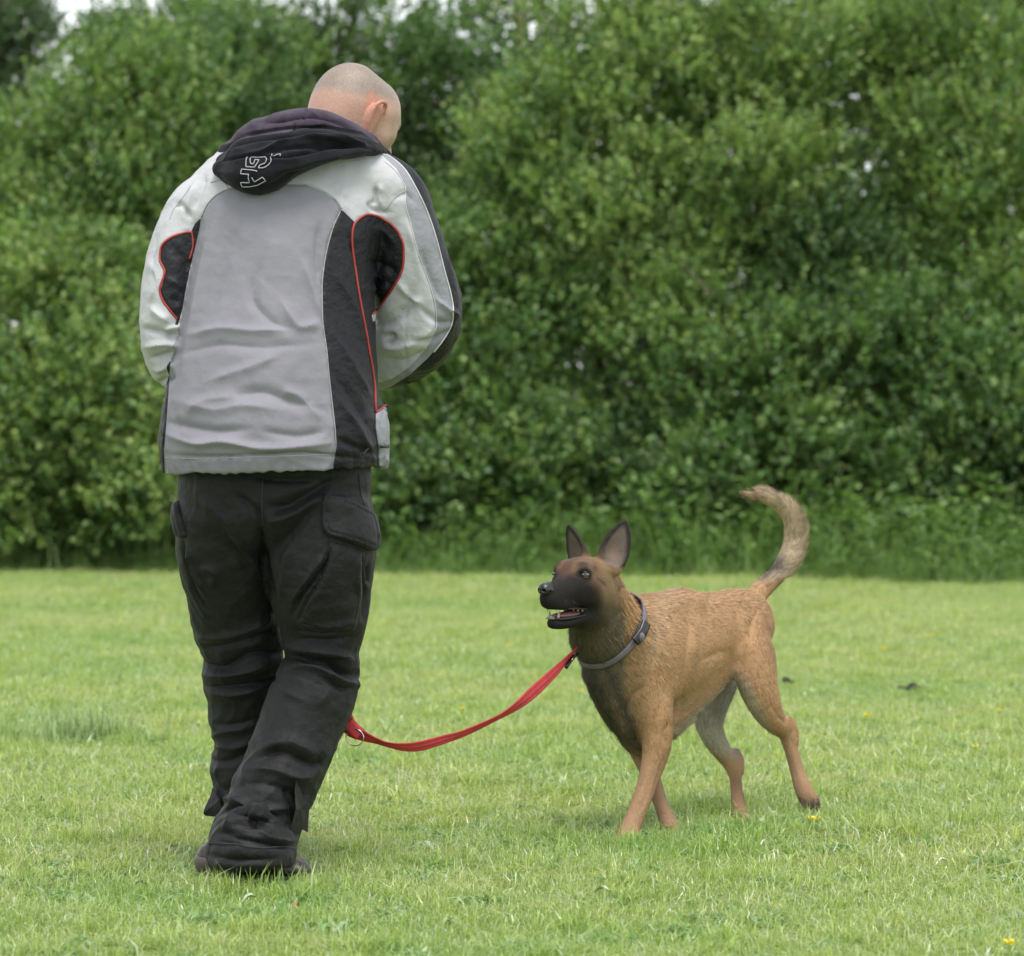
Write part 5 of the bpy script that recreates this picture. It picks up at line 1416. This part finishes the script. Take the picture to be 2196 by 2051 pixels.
# head
hw = np.clip(GWT['head'] + GWT['cheek'] + GWT['muzzle'] + GWT['jaw'], 0, 1)
C = blend(C, (0.165, 0.100, 0.060), hw)
C = blend(C, (0.22, 0.145, 0.075), (GWT['cheek'] + GWT['head']) * smooth01((0.004 - lc[:, 0] + .01 * n2_) / 0.03) * smooth01((0.05 - lc[:, 2]) / 0.03) * .8)
C = blend(C, (0.09, 0.06, 0.045), hw * smooth01((lc[:, 2] - 0.020) / 0.02) * smooth01((0.02 - np.abs(lc[:, 1])) / 0.02) * 0.5)
C = blend(C, (0.10, 0.085, 0.05), (GWT['cheek'] + GWT['jaw'] + GWT['neck']) * smooth01((-0.045 - lc[:, 2]) / 0.03) * smooth01((lc[:, 0] + 0.12) / 0.03) * .8)
x0 = np.interp(lc[:, 2], [-.10, -.085, -.05, -.02, 0, .012, .03, .05], [-.060, -.046, -.018, .002, .022, .042, .075, .10]) + 0.009 * n2_ + 0.010 * n1_
mk = smooth01((lc[:, 0] - x0) / 0.052 + 0.35 + 0.12 * n2_)
mk = np.maximum(mk, GWT['jaw'] * smooth01((lc[:, 0] + 0.060) / 0.03))
C = blend(C, BLK, hw * mk * 0.97)
C = blend(C, (0.10, 0.055, 0.042), hw * np.exp(-((lc[:, 0] - 0.052) / 0.022) ** 2) * smooth01((0.018 - np.abs(lc[:, 1])) / 0.010) * smooth01((lc[:, 2] + 0.02) / 0.02) * 0.75)
for sg in (1, -1):
    ed = np.sqrt((lc[:, 0] - 0.038) ** 2 + ((lc[:, 1] - 0.044 * sg) * .8) ** 2 + (lc[:, 2] - 0.010) ** 2)
    C = blend(C, BLK, smooth01((0.0225 - ed) / 0.010) * hw)
    ed = np.sqrt(((lc[:, 0] - 0.032) * .7) ** 2 + ((lc[:, 1] - 0.034 * sg) * .7) ** 2 + (lc[:, 2] - 0.031) ** 2)
    C = blend(C, BLK, smooth01((0.014 - ed) / 0.010) * 0.75 * hw)
    st_ = smooth01((0.008 - np.abs(lc[:, 2] - 0.006 + (0.02 - lc[:, 0]) * 0.45)) / 0.006) * smooth01((lc[:, 0] + .035) / .02) * smooth01((.02 - lc[:, 0]) / .02) * (lc[:, 1] * sg > .02)
    C = blend(C, (0.05, 0.035, 0.025), st_ * .75 * hw)
for (base, ax, fw, wd, Ln), sg in zip(EARS, (1, -1)):
    q = dV - base; t = (q @ ax) / Ln; ww = q @ wd; inn = smooth01((dN @ fw + .1) / 0.3)
    em = GWT['ear'] * (t > -.1) * (lc[:, 1] * sg > 0)
    C = blend(C, (0.028, 0.024, 0.022), em * smooth01((t + .05) / .1))
    hf2 = np.interp(t, [0, .3, .6, .9], [.026, .032, .024, .008])
    C = blend(C, (0.18, 0.14, 0.115), em * inn * smooth01((hf2 - np.abs(ww)) / .010) * smooth01((.97 - t) / .2) * .9)
    C = blend(C, (0.30, 0.19, 0.155), em * inn * np.exp(-(((t - .22) / .16) ** 2 + (ww / .012) ** 2)) * .7)
# tail: pale outside, streaked, dark spot near the root and tip
tw = GWT['tail'] * smooth01((P[:, 1] * -1 + 1262) / 24)
C = blend(C, (0.56, 0.45, 0.31), tw * 0.92)
C = blend(C, (0.05, 0.045, 0.042), GWT['tail'] * np.exp(-(((P[:, 0] - 1655) / 20) ** 2 + ((P[:, 1] - 1220) / 22) ** 2)) * 0.95)
C = blend(C, (0.03, 0.03, 0.03), GWT['tail'] * smooth01((1604 - P[:, 0]) / 10) * smooth01((1080 - P[:, 1]) / 10))
C = blend(C, (0.10, 0.085, 0.07), GWT['tail'] * smooth01((1668 + (1200 - P[:, 1]) * .35 - P[:, 0]) / 14) * smooth01((P[:, 1] - 1150) / 40) * smooth01((1258 - P[:, 1]) / 16) * .8)
C = blend(C, (0.30, 0.205, 0.125), GWT['tail'] * smooth01((1660 - P[:, 0]) / 30) * smooth01((1100 - P[:, 1]) / 20) * .7)
# hair length
Lh = np.full(len(dV), 0.0115)
Lh = Lh * (1 - hw * 0.45); Lh = Lh * (1 - GWT['ear'] * 0.7)
Lh = Lh + 0.010 * GWT['neck'] + 0.009 * GWT['chest'] + 0.006 * topw
Lh = Lh * (1 - 0.25 * leg) * (1 - 0.45 * GWT['foreR']) * (1 - 0.5 * GWT['hindR'] * smooth01((P[:, 1] - 1600) / 40))
Lh = Lh + 0.029 * GWT['tail'] * smooth01((1290 - P[:, 1]) / 80) * (0.30 + 0.70 * smooth01((P[:, 0] - 1610) / 40))
Lh = Lh + 0.012 * 1.6 * (GWT['belly'] * smooth01(-dN[:, 2] / .5)) + 0.010 * GWT['hindR'] * smooth01((1570 - P[:, 1]) / 40)
Lh = np.where((lc[:, 0] > 0.03) & (hw > .5), 0.0032, Lh)

hide_m = mat('dog_skin', attr='coat', rough=0.75, spec=0.2, bump=0.0012, bscale=260)
nl = norm(dirs - dN * (dirs * dN).sum(1, keepdims=True))
# muscle furrows: behind the shoulder, in front of the thigh
DF = [([(1462, 1300), (1478, 1340), (1474, 1400), (1466, 1460), (1456, 1520)], 9, -.005), ([(1478, 1310), (1492, 1350), (1486, 1420)], 9, .005), 
      ([(1590, 1350), (1592, 1400), (1578, 1440)], 12, -.008), ([(1625, 1300), (1612, 1340), (1606, 1380)], 10, -.005), ([(1500, 1420), (1540, 1400), (1565, 1400)], 12, -.004), ([(1400, 1330), (1410, 1380), (1396, 1430)], 12, -.004),
      ([(1330, 1560), (1350, 1500), (1380, 1470)], 8, -.006), ([(1330, 1300), (1350, 1350), (1330, 1400)], 8, -.004), ([(1430, 1600), (1425, 1570), (1436, 1545)], 7, -.004),
      ([(1400, 1700), (1412, 1660), (1425, 1620)], 5, -.003), ([(1700, 1560), (1696, 1580), (1700, 1600)], 4, -.003),
      ([(1392, 1640), (1378, 1690), (1362, 1735)], 4, .0025), ([(1402, 1650), (1388, 1700), (1370, 1745)], 4, -.0025), ([(1700, 1600), (1706, 1640), (1718, 1680)], 4, .0025), ([(1650, 1500), (1664, 1530), (1684, 1552)], 5, -.003), ([(1420, 1500), (1405, 1550), (1402, 1590)], 8, -.003)]
FOLD = 1.0
dd = folds(dV, dN, DF)
dd = dd + 0.0010 * fbm(dV, 22, 8) * (1 - hw)
dV2 = dV + dN * dd[:, None]
rough = crumple(dV, (0.5, .3, -.7), 40, 210, 0.0003, 3.0) * (1 - hw)
dV2 = dV2 + dN * rough[:, None]
dN2 = vnormals(dV2, dQ)
dbody = build('body', dV2, dQ, hide_m, dog, attrs=dict(coat=C * 0.8))

# ---- hair -----------------------------------------------------------------
def fur(n, seed):
    r = np.random.default_rng(seed)
    A = dV2[dT_]; ar = np.linalg.norm(np.cross(A[:, 1] - A[:, 0], A[:, 2] - A[:, 0]), axis=1)
    tC = (C[dT_]).mean(1); tL = Lh[dT_].mean(1)
    wgt = ar * np.where(tL > 0.03, 3.0, np.where(tL < 0.006, 1.8, 1.0))
    ti = r.choice(len(dT_), n, p=wgt / wgt.sum())
    u, v = r.random(n), r.random(n); m = u + v > 1; u[m] = 1 - u[m]; v[m] = 1 - v[m]
    bc = np.stack([1 - u - v, u, v], 1)
    f = lambda X: (X[dT_[ti]] * bc[..., None]).sum(1) if X.ndim == 2 else (X[dT_[ti]] * bc).sum(1)
    B = f(dV2); Nn = norm(f(dN2)); D = f(nl); Ln = f(Lh); Cc = f(C)
    keep = ~((np.abs((B - dc) @ DM.T - [0.038, 0.0, 0.0095])[:, 0] < 0.012) & (np.abs(((B - dc) @ DM.T)[:, 2] - 0.009) < 0.0065) & (np.abs(np.abs(((B - dc) @ DM.T)[:, 1]) - .045) < .013))
    mouth = ((B - dc) @ DM.T)
    keep &= ~((mouth[:, 2] > -0.096) & (mouth[:, 2] < -0.070) & (mouth[:, 0] > 0.0) & (mouth[:, 0] < .11) & (np.abs(mouth[:, 1]) < .016))
    B, Nn, D, Ln, Cc = B[keep], Nn[keep], D[keep], Ln[keep], Cc[keep]; n = len(B)
    cl = np.stack([noise(B, 60, 50 + i) for i in range(3)], 1)
    D = norm(D + 0.13 * cl + r.normal(0, 0.10, (n, 3)))
    D = norm(D - Nn * (D * Nn).sum(1, keepdims=True) * 0.9)
    long = smooth01((Ln - 0.012) / 0.02)
    tc_ = W(1622, 1165, 9.3); ow = norm((B - tc_) * [1, 0.3, 1]); isT = (Ln > .03)[:, None]
    D = np.where(isT, norm(D + ow * 0.34), D)
    lift = 0.22 + 0.22 * long + r.normal(0, 0.06, n)
    Ln = Ln * r.uniform(0.6, 1.2, n) * (1 + 0.12 * noise(B, 35, 60))
    stray = (r.random(n) < 0.04) & (Ln < .025); Ln = np.where(stray, Ln * 1.6, Ln); lift = np.where(stray, lift * 1.8, lift)
    S = norm(np.cross(D, Nn)); wd = np.where(Ln < .006, .0005, .0007) * r.uniform(.7, 1.3, n)
    B0 = B - Nn * 0.001
    M_ = B0 + (D * .5 + Nn * lift[:, None] * .42) * Ln[:, None]
    Tp = B0 + (D * 1.0 + Nn * lift[:, None] * .40 + np.array([0, 0, -.10]) * long[:, None]) * Ln[:, None]
    V = np.stack([B0 - S * wd[:, None], B0 + S * wd[:, None], M_ + S * wd[:, None] * .8, M_ - S * wd[:, None] * .8, Tp], 1).reshape(-1, 3)
    o = np.arange(n)[:, None] * 5
    T = np.vstack([o + [0, 1, 2], o + [0, 2, 3], o + [3, 2, 4]])
    br = (1 + 0.10 * noise(B, 60, 71) + 0.22 * noise(B, 190, 70) + r.normal(0, 0.13, n))
    Cc = Cc * np.clip(br, .35, 1.7)[:, None]
    dk = (r.random(n) < 0.10 + 0.22 * long) | ((Ln > .03) & (noise(B, 130, 90) > .30))
    tip = Cc * np.where(dk, 0.40, 1.15)[:, None]
    base = Cc * 0.80
    CC = np.stack([base, base, Cc, Cc, tip], 1).reshape(-1, 3)
    return V, T, CC
V, T, CC = fur(270000, 5)
hair_m = mat('dog_hair', attr='coat', rough=0.55, spec=0.25, trans=0.12)
fo = build('fur', V, T, hair_m, dog, attrs=dict(coat=CC), smooth=False); fo['kind'] = 'stuff'

# ---- eyes, nose, mouth -----------------------------------------------------
iris_d = mat('dog_iris', (0.23, 0.16, 0.11), 0.05, coat=1.0)
pupil_m = mat('pupil', (0.004, 0.004, 0.004), 0.05, coat=1.0)
for sg in (1, -1):
    ec = np.array([.0315, .0405 * sg, .0092])
    V, Q = ellipsoid(G(*ec), DM, np.array([.0106, .0106, .0106]), 20, 14)
    e = build('eye', V, Q, iris_d, dog)
    look = norm(np.array([0.72, 0.62 * sg, 0.22]))
    cpos = ec + look * .0096
    ax1 = norm(np.cross(look, [0, 0, 1])); ax2 = np.cross(ax1, look)
    V, Q = ellipsoid(G(*cpos), np.array([look, ax1, ax2]) @ DM, np.array([.0018, .0033, .0033]), 14, 8)
    build('pupil', V, Q, pupil_m, e)
    # lids
    for zz, nm in ((1, 'upper'), (-1, 'lower')):
        pts = []
        for a in np.linspace(-1.15, 1.15, 9):
            dvec = norm(look * math.cos(a) + ax1 * math.sin(a) * 1.0 + ax2 * zz * 0.42 * math.cos(a))
            pts.append(G(*(ec + dvec * .0110)))
        V, T = tube(np.array(pts), np.array([.0008, .0014, .0018, .0020, .0021, .0020, .0018, .0014, .0008]), 7)
        build('eyelid', V, T, pupil_m if False else mat('lid', (0.010, 0.009, 0.009), 0.35), e)
nose_m = mat('nose_leather', (0.012, 0.012, 0.014), 0.28, spec=0.5, bump=0.0006, bscale=500, coat=0.2)
nfld = Field(G(.13, 0, -.03) - .045, G(.13, 0, -.03) + .045, 0.0016)
def nst(lst, hint=(0, 1, 0), n=3, cap=1.0):
    return Stroke([(*G(*r[:3]), r[3], r[4]) for r in lst], np.array(hint) @ DM, n=n, cap=cap)
nfld.add(nst([(.122, 0, -.024, .0175, .0145), (.134, 0, -.026, .0155, .0130)], n=1), .006)
nfld.add(nst([(.120, 0, -.016, .013, .008), (.133, 0, -.018, .012, .007)], n=1), .006)
for sg in (1, -1):
    nfld.add(nst([(.130, .0115 * sg, -.027, .006, .007), (.124, .0145 * sg, -.027, .005, .006)], n=1), .004)
    nfld.sub(nst([(.145, .0065 * sg, -.027, .0036, .0034), (.136, .0085 * sg, -.0275, .0034, .003), (.130, .0150 * sg, -.029, .0030, .0022)], n=2), .002)
nfld.sub(nst([(.149, 0, -.033, .0010, .010), (.146, 0, -.034, .0010, .010)], n=1), .002)
V, Q = nfld.mesh(); build('nose', V, Q, nose_m, dog)
tooth_m = mat('tooth', (0.36, 0.32, 0.25), 0.3); gum_m = mat('mouth_lining', (0.19, 0.075, 0.07), 0.35, var=0.3, vscale=120); dark_m = mat('lip', (0.018, 0.015, 0.016), 0.3)
tong_m = mat('tongue', (0.20, 0.085, 0.08), 0.35, bump=0.0008, bscale=400)
def cone(a, b, r0):
    a = G(*a); b = G(*b)
    V, T = tube(catmull([a, (a + b) / 2 + (b - a) * .05, b], 2), np.array([r0, r0 * .95, r0 * .75, r0 * .45, r0 * .1])[:5], 7); return V, T
for sg in (1, -1):
    V, T = cone((.094, .012 * sg, -.094), (.093, .014 * sg, -.074), .0033); build('tooth', V, T, tooth_m, dog)     # lower canine
    V, T = cone((.103, .012 * sg, -.066), (.101, .013 * sg, -.0775), .0026); build('tooth', V, T, tooth_m, dog)
    for i, x in enumerate((.045, .030, .015)):
        h = .0045 + .0018 * i
        V, T = cone((x, (.0185 + .0016 * i) * sg, -.069 - .001 * i), (x - .001, (.019 + .0016 * i) * sg, -.071 - h), .0030 + .0006 * i); build('tooth', V, T, tooth_m, dog)
        V, T = cone((x - .006, (.018 + .0014 * i) * sg, -.094 + .0012 * i), (x - .006, (.0185 + .0014 * i) * sg, -.089 + .0012 * i + h * .5), .0032 + .0005 * i); build('tooth', V, T, tooth_m, dog)
for i in range(6):
    y = (i - 2.5) * .0036
    V, T = cone((.108 - abs(y) * .25, y, -.094), (.110 - abs(y) * .25, y, -.0865), .0018); build('tooth', V, T, tooth_m, dog)
tg = Field(G(.04, 0, -.085) - .09, G(.04, 0, -.085) + .09, .0022)
tg.add(nst([(-.01, 0, -.080, .022, .008), (.03, 0, -.084, .019, .009), (.065, 0, -.0865, .015, .008), (.090, 0, -.0865, .011, .005)]), .005)
V, Q = tg.mesh(); build('tongue', V, Q, tong_m, dog)
for sg in (1, -1):
    pts = [G(.106, .010 * sg, -.0925), G(.085, .0175 * sg, -.0935), (G(.05, .0225 * sg, -.0905)), G(.018, .0275 * sg, -.086), G(-.006, .031 * sg, -.079), G(.006, .031 * sg, -.072), G(.035, .025 * sg, -.069), G(.07, .020 * sg, -.070)]
    pts = catmull(pts, 4)
    V, T = tube(pts, .0026, 7); build('lip', V, T, dark_m, dog)
# claws
claw_m = mat('claw', (0.015, 0.013, 0.012), 0.35)
for k, (c, d, s) in enumerate(paws):
    for i in (-1.5, -.5, .5, 1.5):
        a = c + s * i * .0115 + d * (.024 if abs(i) < 1 else .018) + np.array([0, 0, -.006])
        if k == 3: a = c + s * i * .0105 + d * .021
        V, T = tube(np.array([a, a + d * .006 + [0, 0, -.002], a + d * .011 + [0, 0, -.006]]), np.array([.0032, .0026, .0006]), 6)
        build('claw', V, T, claw_m, dog)
pad_m = mat('paw_pad', (0.02, 0.018, 0.018), 0.7, bump=0.001, bscale=300)
c, d, s = paws[3]
for o_, r_ in (((-.000), .010),):
    V, Q = ellipsoid(c - d * .004 + np.array([.010, -.004, -.002]), np.eye(3), np.array([.0095, .010, .010])); build('paw_pad', V, Q, pad_m, dog)
for i in (-1, 0, 1):
    V, Q = ellipsoid(c + d * .016 + s * i * .009 + np.array([.007, -.002, .0]), np.eye(3), np.array([.006, .006, .007]), 10, 8); build('paw_pad', V, Q, pad_m, dog)
# whiskers
whisk_m = mat('whisker', (0.03, 0.03, 0.03), 0.4)
pr = []
r_ = np.random.default_rng(3)
for sg in (1, -1):
    for i in range(5):
        a = G(.10 - .010 * i, .022 * sg, -.045 - .004 * (i % 2)); b = a + (l_ * sg * .6 + f2 * .3 - u2 * .25) * .035 + r_.normal(0, .003, 3)
        V, T = tube(np.array([a, (a + b) / 2 + u2 * .003, b]), np.array([.0005, .0004, .0001]), 4); build('whisker', V, T, whisk_m, dog)

# ---- collar -------------------------------------------------------------
d_bvh = bvh_of(dV2, dT_)
cl_m = mat('collar_web', (0.135, 0.120, 0.135), 0.7, var=0.15, vscale=60, bump=0.0006, bscale=700)
cl_edge = mat('collar_backing', (0.02, 0.018, 0.02), 0.7)
buck_m = mat('buckle_plastic', (0.018, 0.015, 0.017), 0.3)
# ring around the neck: near side given by the photo, far side round the back
cp = [(1236, 1402), (1247, 1416), (1262, 1424), (1284, 1424), (1305, 1417), (1328, 1403), (1348, 1386), (1360, 1368), (1370, 1345), (1377, 1325), (1377, 1306), (1368, 1290)]
near = drape(d_bvh, catmull(cp, 3), 0.0075)
ncen = near.mean(0) + np.array([-.02, .085, .015])
a0, a1 = near[-1], near[0]
far = []
for t in np.linspace(0, 1, 12)[1:-1]:
    ang = t * math.pi
    m_ = (a0 + a1) / 2
    far.append(m_ + (a0 - a1) / 2 * math.cos(ang) + np.array([-.03, .135, .03]) * math.sin(ang))
for it in range(2): near[1:-1] = (near[:-2] + near[1:-1] * 2 + near[2:]) / 4
ring = np.vstack([near, far])
def strap(P, nrm, wd, th, closed=False, name='strap', m=None, parent=None, prof=None):
    """flat band through points P with surface normals nrm"""
    m_ = len(P); T = norm(np.roll(P, -1, 0) - np.roll(P, 1, 0)) if closed else norm(np.gradient(P, axis=0))
    nrm = norm(nrm - T * (nrm * T).sum(1, keepdims=True)); S = np.cross(T, nrm)
    wd = np.broadcast_to(wd, (m_,))
    prof = prof if prof is not None else [(-.5, 0), (-.5, 1), (-.25, 1.25), (0, 1.3), (.25, 1.25), (.5, 1), (.5, 0), (0, -.2)]
    k = len(prof)
    V = np.stack([P + S * (a * wd)[:, None] + nrm * (b * th) for a, b in prof], 1).reshape(-1, 3)
    Q = [(i * k + j, i * k + (j + 1) % k, ((i + 1) % m_) * k + (j + 1) % k, ((i + 1) % m_) * k + j) for i in range(m_ if closed else m_ - 1) for j in range(k)]
    return V, np.array(Q)
nr = norm(ring - (ring.mean(0)))
V, Q = strap(ring, nr,   .0150, .0026, closed=True)
collar = build('collar', V, Q, cl_m, dog); collar['label'] = 'lilac grey webbing collar with dark slider'
V, Q = strap(ring - nr * .002, nr, .021, .0018, closed=True); build('collar_backing', V, Q, cl_edge, collar)
bp = drape(d_bvh, [(1354, 1374), (1366, 1356), (1372, 1338)], .015)
V, Q = strap(catmull(bp, 4), norm(catmull(bp, 4) - ring.mean(0)), .025, .006); build('buckle', V, Q, buck_m, collar)
bp2 = drape(d_bvh, [(1366, 1368), (1371, 1360)], .021)
V, Q = ellipsoid(drape(d_bvh, [(1364, 1366)], .020)[0], np.eye(3), np.array([.009, .007, .012])); build('buckle_tab', V, Q, cl_m, collar)

# ---- leash ----------------------------------------------------------------
leash = empty('leash', W(960, 1580, 8.35), 'red webbing leash sagging between the man\'s leg and the dog\'s collar', 'leash')
red_l = mat('red_webbing', (0.40, 0.022, 0.027), 0.55, var=0.18, vscale=60, bump=0.0008, bscale=900)
metal_m = mat('steel', (0.55, 0.55, 0.53), 0.25, metallic=1.0)
lp = [(738, 1532, 8.13), (752, 1562, 8.12), (775, 1576, 8.12), (805, 1588, 8.12), (835, 1597, 8.14), (870, 1602, 8.17), (905, 1599, 8.20), (945, 1588, 8.24), (990, 1574, 8.29), (1040, 1552, 8.34), (1080, 1531, 8.39), (1115, 1508, 8.44), (1150, 1478, 8.49), (1180, 1450, 8.54), (1205, 1425, 8.58), (1226, 1402, 8.63), (1234, 1392, 8.66)]
wd_ = [30, 32, 24, 14, 13, 19, 22, 20, 16, 14, 16, 22, 26, 22, 17, 12, 9]
LP = catmull([W(*p) for p in lp], 6); LW = catmull(np.array(wd_)[:, None] * np.ones((1, 3)), 6)[:, 0] * 8.35 / F
tt = np.linspace(0, 1, len(LP))
T_ = norm(np.gradient(LP, axis=0)); vw = np.array([0, -1, 0])
upn = norm(np.cross(T_, vw))
tw_ = np.interp(tt, [0, .1, .2, .3, .45, .6, .72, .85, 1], [0.1, .2, .9, .35, .2, .9, .25, .3, .9])
nrm = norm(vw * np.cos(tw_)[:, None] + upn * np.sin(tw_)[:, None])
prof = [(-.5, 0), (-.5, .8), (-.36, 1.2), (-.20, .25), (-.05, 1.25), (.12, 1.2), (.25, .3), (.38, 1.2), (.5, .8), (.5, 0), (0, -.6)]
V, Q = strap(LP, nrm, LW / np.maximum(np.cos(tw_), .45), .0024, prof=prof); build('strap', V, Q, red_l, leash)
# part rising in front of the man to his hands
hp_ = (lh + rh) / 2
up_pts = catmull([LP[0], W(715, 1440, 8.25), W(672, 1250, 8.38), W(645, 1000, 8.44), hp_ + [0.0, 0.01, -.05], hp_], 8)
V, Q = strap(up_pts, np.tile([0.2, -1.0, 0], (len(up_pts), 1)), .020, .0022); build('handle_strap', V, Q, red_l, leash)
loop = np.array([hp_ + np.array([.12 * math.cos(a), .012 * math.sin(a), .022 * math.sin(a)]) for a in np.linspace(0, 2 * math.pi, 28, endpoint=False)])
V, Q = strap(loop, norm(loop - hp_), .016, .002, closed=True); build('handle_loop', V, Q, red_l, leash)
rc = W(761, 1582, 8.105); an = np.linspace(0, 2 * math.pi, 32, endpoint=False)
Rr = np.stack([rc[0] + 0.0195 * np.cos(an), rc[1] - .006 * np.cos(an) , rc[2] + 0.0185 * np.sin(an)], 1)
V, T = tube(Rr, .0013, 7, closed=True); build('ring', V, T, metal_m, leash)
kp = catmull([W(747, 1551, 8.112), W(758, 1564, 8.108), W(772, 1576, 8.106)], 4)
V, Q = strap(kp, np.tile([0, -1.0, .1], (len(kp), 1)), .030, .003); build('stitched_fold', V, Q, red_l, leash)
sp = catmull([W(1214, 1428, 8.595), W(1222, 1416, 8.61), W(1231, 1404, 8.64), W(1238, 1398, 8.67)], 4)
V, T = tube(sp + [0.0, -.008, -.004], .0042, 8); build('snap_hook', V, T, mat('blackened_metal', (0.03, 0.03, 0.03), 0.3, metallic=0.8), leash)
V, T = tube(sp[4:10] + [0.004, -.013, .001], .0013, 6); build('snap_bolt', V, T, metal_m, leash)
